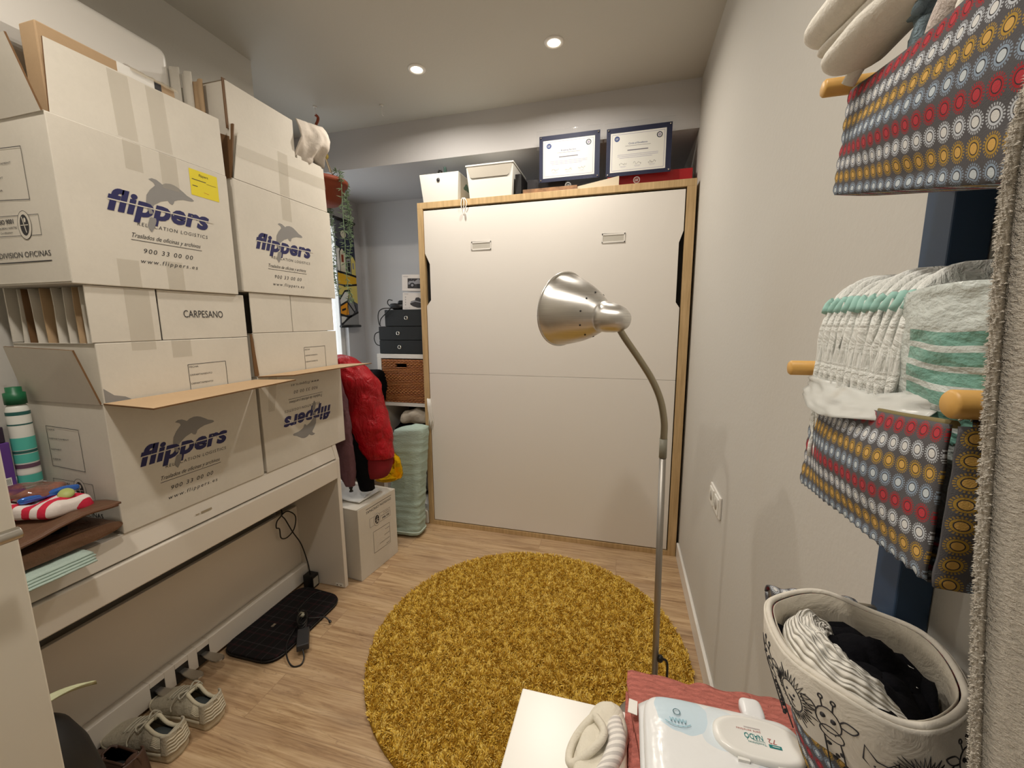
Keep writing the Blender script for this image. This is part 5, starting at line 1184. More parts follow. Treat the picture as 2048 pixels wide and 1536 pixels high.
# wipes
def wipes_mat():
    g = N('wipes_film'); o = g.tc.outputs['Object']; s = g.node('ShaderNodeSeparateXYZ'); g.link(o, s.inputs[0])
    n = g.noise(o, 16, 2)
    def spot(cx, cy, r):
        dx = g.math('SUBTRACT', s.outputs[0], cx); dy = g.math('SUBTRACT', s.outputs[1], cy)
        d = g.math('SQRT', g.math('ADD', g.math('MULTIPLY', dx, dx), g.math('MULTIPLY', dy, dy)))
        return g.math('LESS_THAN', g.math('ADD', d, g.math('MULTIPLY', g.math('SUBTRACT', n, 0.5), 0.03)), r)
    c = g.mix(g.math('MULTIPLY', spot(-0.045, 0.060, 0.032), 0.8), rgb(238, 240, 241), rgb(196, 222, 238))
    c = g.mix(g.math('MULTIPLY', spot(0.0, 0.050, 0.030), 0.5), c, rgb(206, 226, 240))
    c = g.mix(g.math('MULTIPLY', spot(0.055, -0.01, 0.030), 0.35), c, rgb(206, 222, 240))
    g.color(c); g.rough(0.22); g.b.inputs['Coat Weight'].default_value = 0.3
    g.bump(g.noise(o, 24, 3), 0.25, 0.01); return g.m
wc = (0.132, 0.430, 0.868)
t = thing('wipes_packet', 'white baby wipes packet with oval lid on the coral muslin', 'wipes', wc)
g = G()
def fn(a, b):
    t_ = a*2*PI; ph = (b-0.5)*PI; p = 0.28
    x = spow(cos(ph), 0.45)*spow(cos(t_), p)*0.092; y = spow(cos(ph), 0.45)*spow(sin(t_), p)*0.086; z = spow(sin(ph), 0.55)*0.019
    z += (0.0035*noise.noise(Vector((x*24, y*24, 1)))+0.0022*noise.noise(Vector((x*60, y*20, 5))))*(1-abs(x)/0.1)
    return (x, y+0.10*x*0.0, z)
g.grid(fn, 72, 40); g.build('packet', wipes_mat(), t, local=True)
g = G(); g.grid(lambda a, b: (-0.084-0.012*a, -0.082+b*0.160, 0.002*sin(b*9)+0.004-0.010*a), 4, 20); g.build('end_seal', mat('white_film', (236, 238, 240), 0.25), t, solid=0.001, local=True)
LCX, LCY, LZ = 0.036, 0.040, 0.0186
g = G(); prof = [(1.0, 0.0), (1.0, 0.0030), (0.95, 0.0058), (0.84, 0.0064), (0.80, 0.0056), (0.0, 0.0056)]
vs = []; n = 64; M_ = len(prof)
for (r, h) in prof:
    for j in range(n):
        q = 2*PI*j/n; vs.append((LCX+spow(cos(q), 0.8)*0.049*r, LCY+spow(sin(q), 0.85)*0.027*(r if r > 0 else 0), LZ+h))
fs = [(i*n+j, i*n+(j+1) % n, (i+1)*n+(j+1) % n, (i+1)*n+j) for i in range(M_-1) for j in range(n)]
g.add(vs, fs, 0, True); ld = g.build('lid', mat('lid_white', (240, 240, 236), 0.25), t, local=True)
pr = Print(lambda u, v, e: (LCX-u, LCY-v, LZ+0.0056+e)); pr.e = 0.0004
pr.text('NAD\u00d3', -0.0045, -0.0042, 0.0066, 0.0195, 0, offset=0.012); pr.text('pells sensibles', -0.0040, -0.0092, 0.0026, 0.026, 1); pr.rect(-0.0045, -0.0125, 0.0130, -0.0112, 3)
pr.text('Tovalloletes', -0.0065, 0.0052, 0.0026, 0.019, 0); pr.text('humides', -0.0055, 0.0026, 0.0020, 0.012, 0)
pr.text('72', -0.0180, -0.0028, 0.0060, 0.0085, 1); pr.rect(-0.0220, 0.0042, -0.0090, 0.0082, 0); pr.rect(-0.020, 0.0058, -0.0125, 0.0066, 2, 0.0002)
pr.build('lid_print', [mat('teal_print', (22, 126, 128), 0.5), mat('dusty_red_print', (178, 104, 100), 0.5), PAPER, mat('pale_print', (196, 190, 190), 0.5)], t, local=True)
for x in (-0.022, 0.018): G().box(LCX+x-0.006, LCX+x+0.006, LCY-0.0285, LCY-0.0255, LZ, LZ+0.0035).build('hinge', mat('lid_white', (240, 240, 236), 0.25), t, local=True)
pr = Print(lambda u, v, e: (-0.052-u, 0.052-v, 0.0198+e))
pr.ring(0.0, -0.003, 0.004, 0.004, 0.001, 0)
for q in (-0.010, -0.006, -0.002, 0.002, 0.006): pr.line([(q, 0.006), (q+0.0015, 0.011), (q+0.003, 0.006)], 0.0009, 0)
pr.line([(0.018*cos(q)-0.0, 0.004-0.012*sin(q)*-1) for q in [PI*k/10 for k in range(2, 9)]], 0.0010, 0)
pr.build('film_print', [mat('faint_teal_print', (140, 190, 206), 0.5)], t, local=True)
g = G(); g.blob((0.046, 0.098, 0.001), (0.014, 0.016, 0.009), 0, 0.6, 0.002, 60); g.build('pull_tab', mat('white_film', (236, 238, 240), 0.25), t, local=True)
# baby garment and spotted cloth
CREAM = crinkle('cream_jersey', (228, 222, 206), 50, 0.4, 0.95, 0.08)
t = thing('baby_garment', 'cream baby garment with ribbed neck and grey stripes', 'clothes', (-0.005, 0.46, TZ))
g = G(); g.blob((-0.010, 0.455, 0.818), (0.030, 0.085, 0.017), 0, 0.6, 0.006, 30, 2, rot=-0.12); g.build('body', CREAM, t)
nk = [(x-0.012, y, z) for x, y, z in [(-0.012, 0.500, 0.834), (-0.030, 0.478, 0.826), (-0.038, 0.455, 0.822), (-0.034, 0.440, 0.824), (-0.018, 0.446, 0.834), (0.000, 0.462, 0.842), (0.004, 0.476, 0.844), (-0.004, 0.492, 0.840)]]
G().tube(smooth_path(nk, 6, True), 0.0052, 10, closed=True).build('neckband', CREAM, t)
g = G(); g.poly([(x*0.97-0.0005, y*0.99+0.0045, z-0.004) for x, y, z in [tuple(p) for p in smooth_path(nk, 6, True)]]); g.build('inner_back', CREAM, t)
STR = striped('grey_white_stripe', (204, 200, 196), (238, 234, 228), 0.012, 1)
g = G(); P_ = smooth_path([(x-0.012, y, z) for x, y, z in [(0.016, 0.532, 0.815), (0.018, 0.500, 0.828), (0.020, 0.470, 0.834), (0.010, 0.440, 0.830), (-0.012, 0.415, 0.824), (-0.030, 0.395, 0.815)]], 8)
def fn(a, b):
    i = min(len(P_)-1, int(round(b*(len(P_)-1)))); p = P_[i]; q = a*2*PI; r = 0.011+0.012*b
    return (p.x+cos(q)*r*0.8, p.y+cos(q)*r*0.3, p.z+sin(q)*r*0.62)
g.grid(fn, 16, len(P_)-1, uvs=(0.08, 0.19)); g.build('striped_sleeve', STR, t)
t = thing('spotted_bib', 'small grey spotted baby bib at the bottom edge of the table', 'bib', (-0.05, 0.405, TZ))
g = G(); g.grid(lambda a, b: (-0.068+a*0.052, 0.36+b*(0.075-0.02*abs(a-.5)), TZ+0.004+0.010*sin(PI*a)*sin(PI*min(1, b*1.1))), 14, 14); bb = g.build('cloth', crinkle('oatmeal_jersey', (216, 208, 196), 60, 0.3), t, solid=0.003)
pr = Print(lambda u, v, e: (u, v, TZ+0.0052+0.010*sin(PI*(u+0.068)/0.052)*sin(PI*min(1, (v-0.36)/0.068))+e)); pr.e = 0.0018
for (u, v) in ((-0.058, 0.420), (-0.045, 0.412), (-0.036, 0.421), (-0.052, 0.404)): pr.disc(u, v, 0.0026, 0.002, 0)
pr.build('printed_spots', [mat('soft_grey_print', (168, 164, 158), 0.8)], t)
# ------------------------------------------------------------------ wall rack with fabric pockets on the right wall
t = thing('pocket_rack', 'wall rack of dark blue posts with wooden dowels', 'rack', (0.32, 0.42, 0.3))
FY, NY = 0.548, 0.290
G().box(0.316, 0.350, FY-0.014, FY+0.030, 0.30, 1.95).build('post', BLUEP, t, bevel=0.002)
G().box(0.316, 0.350, NY-0.016, NY+0.020, 0.30, 1.95).build('post', BLUEP, t, bevel=0.002)
for (y, z, x0, nm) in ((FY, 1.321, 0.190, 0), (NY, 1.328, 0.183, 0), (FY, 1.620, 0.196, 0), (NY, 1.580, 0.190, 0)):
    g = G(); g.lathe([(0.0, -0.0006), (0.0070, -0.0006), (0.0085, 0.0012), (0.0085, 0.130)], (x0, y, z), (1, 0, 0), 24)
    for k in range(10): pass
    g.build('dowel', PINE, t)
G().lathe([(0.0, 0.0), (0.0085, 0.0), (0.0085, 0.118)], (0.200, FY+0.020, 1.012), (1, 0, 0), 20).build('dowel', mat('steel_rod', (150, 144, 132), 0.35, 1.0), t)
CELL = 0.0142
def pocket(label, ft, nt, fb, nb, fx, nx, seed, bx=0.314):
    """ft.. : z of far/near top, far/near bottom; fx, nx: x of the outer side far/near"""
    g = G(); lp = FY-NY
    def side(a, b):   # a: far -> near, b: top -> bottom
        y = FY-0.004-a*(lp-0.004); zt = ft+(nt-ft)*a-0.006*sin(PI*a); zb = fb+(nb-fb)*a
        x = fx+(nx-fx)*a-0.008*sin(PI*a)*sin(PI*min(1, b*1.1))-0.002*b*(1-a)
        return (x+0.002*noise.noise(Vector((a*5, b*5, seed))), y+0.012*b*(1-a)*0.6, zt+(zb-zt)*b)
    H_ = (ft-fb+nt-nb)/2
    g.grid(side, 40, 24, 0, (lp/CELL, H_/CELL))
    def near(a, b):   # a: outer x -> wall x
        s0 = side(1, b); return (s0[0]+(bx-s0[0])*a, NY-0.004-0.012*sin(PI*a)*sin(PI*b)+0.002*noise.noise(Vector((a*4, b*5, seed+3))), s0[2])
    vs = []; n1, n2 = 20, 24
    g2 = []
    for i in range(n1+1):
        for j in range(n2+1): vs.append(near(i/n1, j/n2)); g2.append((j/n2*H_/CELL, i/n1*(bx-nx)/CELL+2.0))
    w = n2+1
    g.add(vs, [(i*w+j, (i+1)*w+j, (i+1)*w+j+1, i*w+j+1) for i in range(n1) for j in range(n2)], 0, True, g2)
    def far(a, b):
        s0 = side(0, b); return (s0[0]+(bx-s0[0])*a, s0[1], s0[2])
    g.grid(far, 12, 16, 0, ((bx-fx)/CELL, H_/CELL))
    g.grid(lambda a, b: (side(b, 1)[0]+(bx-side(b, 1)[0])*a, side(b, 1)[1], side(b, 1)[2]-0.004*sin(PI*a)), 12, 20, 0, ((bx-fx)/CELL, lp/CELL))
    g.grid(lambda a, b: (bx, side(a, b)[1], side(a, b)[2]), 12, 12, 0, (lp/CELL, H_/CELL))
    t = thing('fabric_pocket', label, 'storage pocket', ((fx+bx)/2, (FY+NY)/2, fb), 'dotted fabric pockets on the wall rack')
    g.build('pocket', DOT, t, solid=0.0022, offset=-1)
    g = G(); g.tube([(side(k/30, 0)[0]+0.0012, side(k/30, 0)[1], side(k/30, 0)[2]) for k in range(31)], 0.0026, 6); g.build('top_hem', mat('hem_fabric', (120, 108, 70), 0.9), t)
    # sewn channel around the dowels
    for (y, z, x0) in ((FY, ft, fx), (NY, nt, nx)):
        g = G(); vs = []; uv = []
        for i in range(13):
            for j in range(17): 
                q = 2*PI*j/16; vs.append((x0+0.016+i/12*(bx-x0-0.02), y+0.0105*cos(q), z+0.0105*sin(q))); uv.append((i/12*(bx-x0)/CELL, 2+j/16*0.066/CELL))
        g.add(vs, [(i*17+j, (i+1)*17+j, (i+1)*17+j+1, i*17+j+1) for i in range(12) for j in range(16)], 0, True, uv)
        g.build('dowel_channel', DOT, t)
        g = G(); rn = random.Random(int(z*1000+y*100))
        for k in range(14):
            a = rn.uniform(0, 2*PI); p = (x0+0.016, y+0.0105*cos(a), z+0.0105*sin(a))
            g.tube([p, (p[0]-rn.uniform(.002, .008), p[1]+rn.uniform(-.004, .004), p[2]-rn.uniform(-.002, .010))], 0.00035, 4)
        g.build('frayed_threads', mat('loose_thread', (170, 164, 150), 0.9), t, weld=False)
    return side
pocket('upper dotted fabric pocket holding white blankets', 1.612, 1.572, 1.512, 1.448, 0.220, 0.200, 1)
side2 = pocket('middle dotted fabric pocket holding the open nappy pack', 1.300, 1.316, 1.180, 1.216, 0.218, 0.186, 5)
# rolled fabric on the lowest dowel
g = G(); vs = []; uv = []
for i in range(25):
    for j in range(25):
        q = 2*PI*j/24; r = 0.0125+0.0015*sin(i*0.9+j*0.2); vs.append((0.198+i/24*0.098, FY+0.020+r*cos(q), 1.010+r*sin(q))); uv.append((i/24*0.118/CELL, j/24*0.078/CELL))
g.add(vs, [(i*25+j, (i+1)*25+j, (i+1)*25+j+1, i*25+j+1) for i in range(24) for j in range(24)], 0, True, uv)
tag(g.build('rolled_fabric', DOT, solid=0.002), 'dotted fabric sleeve rolled on the lowest dowel behind the basket', 'fabric')
# nappies
NAP = crinkle('nappy_fleece', (232, 234, 230), 50, 0.8, 0.9, 0.06); NAPT = mat('nappy_teal', (160, 204, 194), 0.8)
def nappy(i):
    y = 0.528-i*0.0132
    t = thing('folded_nappy', 'folded white nappy with teal trim standing in the open pack', 'nappy', (0.26, y, 1.225), 'folded nappies in the open pack')
    g = G(); hw, hh = 0.056, 0.106+0.003*sin(i*1.3)
    def fn(a, b):
        q = a*2*PI; ph = (b-0.5)*PI
        x = spow(cos(q), 0.62)*spow(cos(ph), 0.3)*hw; z = spow(sin(q), 0.72)*spow(cos(ph), 0.3)*hh; yy = spow(sin(ph), 0.7)*0.0064
        k = noise.noise(Vector((x*40, z*40, i*5.3)))
        ed = 1+0.05*noise.noise(Vector((z*60, i*3.7, 0)))*(1 if x < 0 else 0)
        return (0.2625+x*ed, y+yy*(1+0.3*k)+0.0012*noise.noise(Vector((z*90, i*2.2, 4))), 1.313+z-0.10*(x+0.06)*0.0)
    g.grid(fn, 48, 12); g.build('body', NAP, t)
    g = G()
    rn = random.Random(i*7+1)
    for k in range(3):   # frilled leg cuffs on the outer edge
        pts = []; rr = []
        for j in range(24):
            z = 1.222+0.172*j/23; n_ = noise.noise(Vector((z*34, i*4.1, k*2.7))); n2 = noise.noise(Vector((z*70, i*4.1, k*5.7+9)))
            pts.append((0.2105+0.0022*k+0.0028*n2+(0.012*max(0, (z-1.35)/0.045))**1.0*0.5, y+(k-1)*0.0040+0.0036*n_, z)); rr.append(0.0023+0.0016*n2+0.0008*sin(j))
        g.tube(pts, [max(0.0010, v) for v in rr], 8)
    g.build('leg_cuffs', NAP, t)
    P_ = [(0.2125+0.0015*k, y+0.002*sin(k+i), 1.384+0.0052*k-0.0005*k*k) for k in range(5)]
    G().tube(P_, 0.0042, 8).build('teal_trim', NAPT, t)
for i in range(11): nappy(i)
def film():
    g = N('nappy_pack_film'); s = g.node('ShaderNodeSeparateXYZ'); g.link(g.tc.outputs['UV'], s.inputs[0]); u, v = s.outputs[0], s.outputs[1]
    wv = g.math('MULTIPLY', g.math('SINE', g.math('MULTIPLY', u, 16.0)), 0.012)
    st = g.math('GREATER_THAN', g.math('FRACT', g.math('MULTIPLY', g.math('ADD', v, wv), 9.0)), 0.33)
    zone = g.math('MULTIPLY', g.math('MULTIPLY', g.math('GREATER_THAN', v, 0.24), g.math('LESS_THAN', v, 0.93)), g.math('MULTIPLY', g.math('GREATER_THAN', u, 0.10), g.math('LESS_THAN', u, g.math('ADD', 0.56, g.math('MULTIPLY', v, -0.12)))))
    c = g.mix(g.math('MULTIPLY', g.math('MULTIPLY', st, zone), 0.9), rgb(212, 220, 216), rgb(112, 172, 156))
    pz = g.math('MULTIPLY', g.math('GREATER_THAN', u, 0.60), g.math('LESS_THAN', g.math('ADD', g.math('ABSOLUTE', g.math('SUBTRACT', u, 0.70)), g.math('ABSOLUTE', g.math('SUBTRACT', v, 0.62))), 0.10))
    c = g.mix(g.math('MULTIPLY', pz, 0.7), c, rgb(226, 184, 160))
    n = g.noise(g.mapping(g.tc.outputs['UV'], (4, 26, 1)), 2.0, 4)
    c = g.mix(g.math('MULTIPLY', g.math('GREATER_THAN', u, 0.56), g.math('MULTIPLY', n, 0.7)), c, rgb(176, 206, 200))
    g.color(c); g.rough(0.25); g.b.inputs['Alpha'].default_value = 0.86; g.bump(g.noise(g.mapping(g.tc.outputs['UV'], (6, 6, 1)), 3, 4), 0.5, 0.006); return g.m
t = thing('nappy_pack', 'opened white and teal plastic nappy pack in the middle pocket', 'nappy pack', (0.25, 0.35, 1.22))
g = G()
def fn(a, b):   # wraps the near part of the stack: outer side, then near side
    z = 1.396-b*0.112-0.006*a+0.006*sin(a*4)*(1-b)
    if a < 0.45:
        k = a/0.45; x = 0.2120-0.006*sin(PI*k)-0.006*k+0.006*b*b; y = 0.395-k*0.090
    else:
        k = (a-0.45)/0.55; x = 0.2060+0.006*b*b*(1-k)+k*0.104-0.006*sin(PI*k*0.5); y = 0.305-0.004*sin(PI*k)
    w = 0.004*noise.noise(Vector((a*7, b*7, 2)))
    return (x+w, y+w, z)
g.grid(fn, 48, 26, 0, (1, 1)); g.build('printed_film', film(), t, solid=0.0006)
g = G(); g.grid(lambda a, b: (0.208+a*0.102, 0.305+b*0.082, 1.397-0.006*(1-b)+0.004*noise.noise(Vector((a*6, b*6, 9)))-0.006*a), 16, 12); g.build('top_film', mat('frosted_film', (214, 222, 218), 0.25, alpha=0.8), t, solid=0.0006)
g = G(); g.grid(lambda a, b: (0.208-0.018*b*(0.4+a*(1-a)*3)+0.004*noise.noise(Vector((a*8, b*5, 6))), 0.535-a*0.200, 1.314-0.022*b-0.008*sin(a*5)*b+0.060*max(0, a-0.62)**1.2*(1-b)), 36, 10); g.build('torn_film', mat('thin_white_film', (222, 224, 220), 0.22, alpha=0.72), t, solid=0.0005)
# blankets in the upper pocket
BL = crinkle('white_fleece', (244, 240, 230), 240, 0.5, 1.0, 0.08, (1, 1, 1), 0.003)
def roll(label, pts, rx, rz, m_, seed, cat='blanket', name='folded_blanket'):
    P = smooth_path(pts, 8); g = G(); k = len(P)
    def fn(a, b):
        i = min(k-1, int(round(b*(k-1)))); p = P[i]; q = a*2*PI
        e = min(1.0, math.sqrt(max(0.0, 1-(1-min(1, b/0.16))**2))+0.03)*min(1.0, math.sqrt(max(0.0, 1-(1-min(1, (1-b)/0.10))**2))+0.03)
        n = 1+0.12*noise.noise(Vector((cos(q)*1.2, b*5, seed)))
        return (p.x+cos(q)*rx*e*n, p.y, p.z+sin(q)*rz*e*n)
    g.grid(fn, 28, k-1); return tag(g.build(name, m_), label, cat)
roll('thick white fleece fold on top, farthest out over the pocket', [(0.178, 0.520, 1.652), (0.200, 0.46, 1.664), (0.235, 0.39, 1.676), (0.275, 0.32, 1.685)], 0.024, 0.016, BL, 1)
roll('white fleece fold lying directly on the upper pocket rim', [(0.196, 0.515, 1.622), (0.214, 0.46, 1.634), (0.240, 0.41, 1.645), (0.285, 0.34, 1.652)], 0.026, 0.0145, BL, 2)
roll('thin white edge of the blanket between the two thick folds', [(0.184, 0.515, 1.634), (0.205, 0.46, 1.645), (0.235, 0.40, 1.656)], 0.014, 0.006, BL, 3)
roll('pale pinkish garment standing in the upper pocket near the blue cloth', [(0.228, 0.432, 1.580), (0.226, 0.410, 1.606), (0.232, 0.375, 1.622), (0.25, 0.33, 1.634)], 0.011, 0.020, crinkle('pinkish_white_fleece', (222, 210, 204), 200, 0.5, 1.0, 0.08), 4, 'clothes', 'garment')
roll('cream garment fold nearest the towel in the upper pocket', [(0.222, 0.385, 1.582), (0.226, 0.35, 1.592), (0.240, 0.31, 1.600)], 0.015, 0.014, BL, 5, 'clothes', 'garment')
g = G(); g.blob((0.231, 0.450, 1.600), (0.010, 0.013, 0.026), 0, 0.7, 0.007, 90, 3, tilt=0.2); g.blob((0.229, 0.446, 1.624), (0.013, 0.015, 0.007), 0, 0.8, 0.010, 110, 5); g.blob((0.236, 0.43, 1.63), (0.010, 0.014, 0.006), 0, 0.8, 0.010, 110, 7)
tag(g.build('blue_cloth', crinkle('pale_blue_plush', (150, 172, 186), 140, 0.8)), 'small pale blue fluffy cloth poking from the upper pocket', 'cloth')
g = G(); g.blob((0.268, 0.49, 1.585), (0.030, 0.045, 0.028), 0, 0.7, 0.008, 30, 4); tag(g.build('brown_garment', crinkle('dark_brown_knit', (70, 54, 44), 60, 0.6)), 'dark brown knit deep in the upper pocket', 'clothes')
g = G(); g.tube(smooth_path([(0.205, 0.515, 1.606), (0.212, 0.50, 1.622), (0.230, 0.475, 1.634), (0.255, 0.45, 1.638)], 8), [0.006]*25, 10); tag(g.build('white_strap', BL), 'narrow white band curling at the far pocket corner', 'strap')
# beige towel at the right edge
t = thing('bath_towel', 'beige terry towel hanging at the right edge of the view', 'towel', (0.26, 0.235, 1.75))
g = G()
def fn(a, b):
    z = 1.80-b*1.0
    tb = [(1.9, 0.150), (1.4756, 0.155), (1.4512, 0.1523), (1.427, 0.1534), (1.387, 0.1568), (1.3164, 0.164), (1.2464, 0.171), (1.1868, 0.1775), (1.1496, 0.1818), (0.7, 0.235)]
    xl = 0.0015+next(p[1]+(q[1]-p[1])*(p[0]-z)/(p[0]-q[0]) for p, q in zip(tb[:-1], tb[1:]) if q[0] <= z <= p[0]+1e-6)
    k = math.sqrt(a)
    return (xl+a*(0.343-xl), 0.228-0.285*a+0.006*sin(a*7+z*2)+0.004*noise.noise(Vector((a*4, z*3, 0))), z)
TOW = terry('beige_terry', (242, 234, 220))
g.grid(fn, 40, 90)
g.grid(lambda a, b: (fn(0, b)[0]-0.003*sin(PI*a)+0.001*a, fn(0, b)[1]+0.007*a, fn(0, b)[2]), 6, 90)
g.build('cloth', TOW, t)
g = G(); rnd = random.Random(5)
for i in range(4200):   # loops of pile along the visible edge and face
    b = rnd.random(); a = rnd.random()**1.5*0.6
    p = Vector(fn(a, b)); q = Vector((-0.8+rnd.uniform(-1, 1), -0.8, rnd.uniform(-1.2, 0.2))).normalized()
    if True: t_ = rnd.random(); p = Vector(fn(0.0, b))+Vector((-0.003*sin(PI*t_)+0.001*t_, 0.007*t_, 0)); q = Vector((-1, rnd.uniform(-.5, .5), rnd.uniform(-1, 0.3))).normalized()
    s_ = q.orthogonal().normalized()*0.0005
    g.add([p-s_, p+s_, p+q*0.0017], [(0, 1, 2)])
lp = g.build('pile', TOW, t, weld=False); lp['kind'] = 'stuff'
# ------------------------------------------------------------------ fabric basket with animal drawings
t = thing('toy_basket', 'round white fabric basket printed with animal line drawings', 'basket', (0.265, 0.46, TZ))
RIMC = Vector((0.2460, 0.462, 1.040)); BOTC = Vector((0.290, 0.462, TZ+0.0015)); ra, rb = 0.076, 0.084
def bs(q, k, d=0.0):
    """q: angle, k: 0 rim .. 1 bottom, d: outward offset"""
    c = RIMC.lerp(BOTC, k); s_ = 1-0.24*k
    wob = 1+0.03*sin(3*q+0.7)*(1-k)
    tl = 0.0
    return Vector((c.x+cos(q)*(ra*s_*wob+d), c.y+sin(q)*(rb*s_*wob+d), c.z-tl-0.010*sin(q)*(1-k)*0.0+0.003*sin(5*q)*(1-k)))
CUFF = crinkle('white_cotton_canvas', (226, 220, 208), 30, 0.35, 0.9, 0.06)
kc = lambda q: 0.47-0.15*cos(q-math.radians(205))
g = G(); g.grid(lambda a, b: tuple(bs(a*2*PI, b*kc(a*2*PI), 0.004+0.006*sin(PI*b)+0.0025*sin(9*a*2*PI)*b)), 96, 24); g.build('folded_cuff', CUFF, t, solid=0.0018)
g = G(); g.grid(lambda a, b: tuple(bs(a*2*PI, b*0.97, -0.002)), 72, 20, 0, (2*PI*0.08/CELL, 0.24/CELL)); g.poly([tuple(bs(2*PI*k/72, 0.97, -0.002)) for k in range(72)]); g.build('body', DOT, t, solid=0.0015)
g = G(); g.grid(lambda a, b: tuple(bs(a*2*PI, b*0.9, -0.0045)), 72, 12); g.build('lining', crinkle('canvas_lining', (206, 198, 182), 24, 0.5, 0.95, 0.15), t, solid=0.001)
g = G(); g.tube([tuple(bs(2*PI*k/96, 0.0, 0.001)) for k in range(96)], 0.0032, 8, closed=True); g.build('rim_seam', CUFF, t)
# line drawings: u = arc length (m) counter-clockwise seen from above, v = height below the rim
Q0 = math.atan2(-0.89, -0.46)
def onb(u, v):
    q = Q0+u/0.092; k = v/0.243
    return bs(q, k, 0.0052+0.006*sin(PI*min(1, k/kc(q)))+0.0025*sin(9*q)*min(1, k/kc(q))+0.0006)
dg = G()
def stroke(pts, w=0.0007):
    P = [onb(p[0], p[1]) for p in pts]
    dg.tube(P, w, 5)
def circ(u, v, r, r2=None, n=16): stroke([(u+r*cos(2*PI*k/n), v+(r2 or r)*sin(2*PI*k/n)) for k in range(n+1)])
def dot(u, v, r): dg.blob(onb(u, v), (r, r, r), 0, 1, nu=8, nv=6)
rnd = random.Random(8)
def mane(u, v, r0, r1, n=34, sq=1.0):
    pts = []
    for k in range(n*2+1):
        a = PI*k/n; r = r0 if k % 2 else r1*rnd.uniform(0.8, 1.05); pts.append((u+r*cos(a), v+r*sq*sin(a)))
    stroke(pts)
def lion(u, v, s):
    circ(u, v, 0.011*s, 0.012*s); mane(u, v, 0.0125*s, 0.022*s); dot(u-0.004*s, v-0.003*s, 0.0011*s); dot(u+0.004*s, v-0.003*s, 0.0011*s); stroke([(u-0.003*s, v+0.002*s), (u, v+0.004*s), (u+0.003*s, v+0.002*s), (u-0.003*s, v+0.002*s)]); stroke([(u, v+0.004*s), (u, v+0.007*s), (u+0.003*s, v+0.008*s)])
def giraffe(u, v, s):
    circ(u, v, 0.010*s, 0.012*s); circ(u+0.001*s, v+0.013*s, 0.0095*s, 0.0075*s)
    dot(u-0.004*s, v-0.003*s, 0.0022*s); dot(u+0.004*s, v-0.002*s, 0.0022*s); dot(u-0.002*s, v+0.012*s, 0.0008); dot(u+0.004*s, v+0.012*s, 0.0008)
    for sg in (-1, 1):
        stroke(smooth_path([(u+sg*0.009*s, v-0.005*s, 0), (u+sg*0.014*s, v-0.010*s, 0), (u+sg*0.022*s, v-0.009*s, 0), (u+sg*0.018*s, v-0.003*s, 0), (u+sg*0.010*s, v-0.002*s, 0)], 4)); stroke([(u+sg*0.004*s, v-0.011*s), (u+sg*0.005*s, v-0.018*s)]); circ(u+sg*0.005*s, v-0.0195*s, 0.0018*s)
    stroke([(u-0.006*s, v+0.019*s), (u-0.007*s, v+0.075*s)]); stroke([(u+0.007*s, v+0.019*s), (u+0.011*s, v+0.075*s)])
    for k in range(9): dot(u+rnd.uniform(-.004, .007)*s, v+0.026*s+k*0.0055*s, 0.0020*s)
def hedgehog(u, v, s):
    circ(u, v, 0.013*s, 0.009*s); mane(u, v, 0.015*s, 0.028*s, 40, 0.8); dot(u-0.006*s, v, 0.0012*s); dot(u+0.008*s, v, 0.0012*s); dot(u, v+0.005*s, 0.0024*s)
def fox(u, v, s):
    stroke([(u-0.012*s, v), (u-0.010*s, v-0.016*s), (u-0.002*s, v-0.006*s), (u+0.006*s, v-0.006*s), (u+0.014*s, v-0.014*s), (u+0.013*s, v+0.002*s), (u+0.002*s, v+0.012*s), (u-0.012*s, v)]); dot(u+0.002*s, v+0.010*s, 0.0014*s); dot(u-0.004*s, v+0.001*s, 0.0009*s); dot(u+0.006*s, v+0.001*s, 0.0009*s)
    stroke([(u-0.006*s, v+0.010*s), (u-0.010*s, v+0.030*s), (u+0.014*s, v+0.032*s), (u+0.010*s, v+0.010*s)])
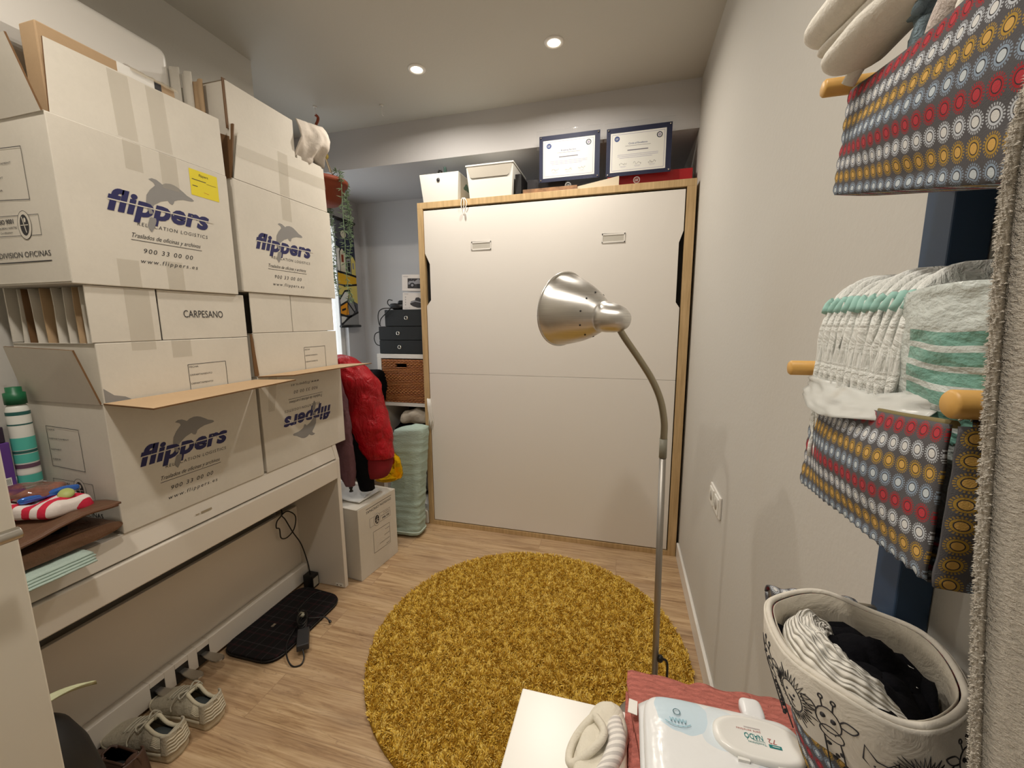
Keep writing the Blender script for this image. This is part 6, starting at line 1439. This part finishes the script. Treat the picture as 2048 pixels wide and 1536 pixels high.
lion(-0.062, 0.040, 1.25); giraffe(-0.024, 0.036, 1.1); fox(0.014, 0.050, 1.0); hedgehog(0.048, 0.046, 1.05); giraffe(0.088, 0.034, 1.0); lion(0.128, 0.05, 1.0); fox(0.165, 0.05, 1.0); giraffe(-0.105, 0.036, 1.0); hedgehog(-0.15, 0.05, 1.0)
dg.build('line_drawings', INK, t)
# basket contents
g = G()
def fn(a, b):
    q = a*2*PI; r = b*0.066; x, y = 0.244+cos(q)*r, 0.462+sin(q)*r*1.08
    z = 1.016+0.020*noise.noise(Vector((x*26, y*26, 4)))+0.012*noise.noise(Vector((x*60, y*60, 1)))-0.05*(x-0.245)-0.012*b*b
    return (x, y, z)
g.grid(fn, 56, 30)
blk = tag(g.build('black_garment', mat('black_star_jersey', (16, 16, 20), 0.95, bump=0.3, bscale=120, spec=0.1), solid=0.01), 'black star-patterned baby clothes filling the basket', 'clothes')
g = G()
for (x, y, r) in ((0.262, 0.455, 0.0052), (0.285, 0.42, 0.0065), (0.290, 0.452, 0.006), (0.240, 0.500, 0.005), (0.30, 0.475, 0.005)):
    z = 1.016+0.020*noise.noise(Vector((x*26, y*26, 4)))+0.012*noise.noise(Vector((x*60, y*60, 1)))-0.05*(x-0.245)
    g.poly([(x+(r if k % 2 == 0 else r*0.42)*cos(PI/2+PI*k/5), y+(r if k % 2 == 0 else r*0.42)*sin(PI/2+PI*k/5), z+0.0035) for k in range(10)])
st = g.build('printed_stars', PAPER, blk, weld=False)
KN = knit('white_cable_knit', (244, 241, 232), 0.0080)
g = G()
def fn(a, b):
    q = math.radians(92+b*205); r = 0.014+a*0.052; x = 0.244+cos(q)*r*0.98; y = 0.462+sin(q)*r*1.08
    e = sin(PI*min(1, max(0, a)))**0.6*min(1, sin(PI*min(1, b*0.96+0.04))**0.45+0.0)
    z = 1.004+0.050*e+0.010*noise.noise(Vector((a*7, b*7, 3)))*e+0.005*noise.noise(Vector((a*16, b*18, 8)))*e+0.0035*sin(a*30)*e*(0.5+0.5*sin(b*6))-0.03*(x-0.19)
    return (x, y, z)
g.grid(fn, 60, 70, 0, (0.085, 0.15)); tag(g.build('knit_garment', KN, solid=0.004), 'white chunky knit garment lying over the black clothes in the basket', 'clothes')
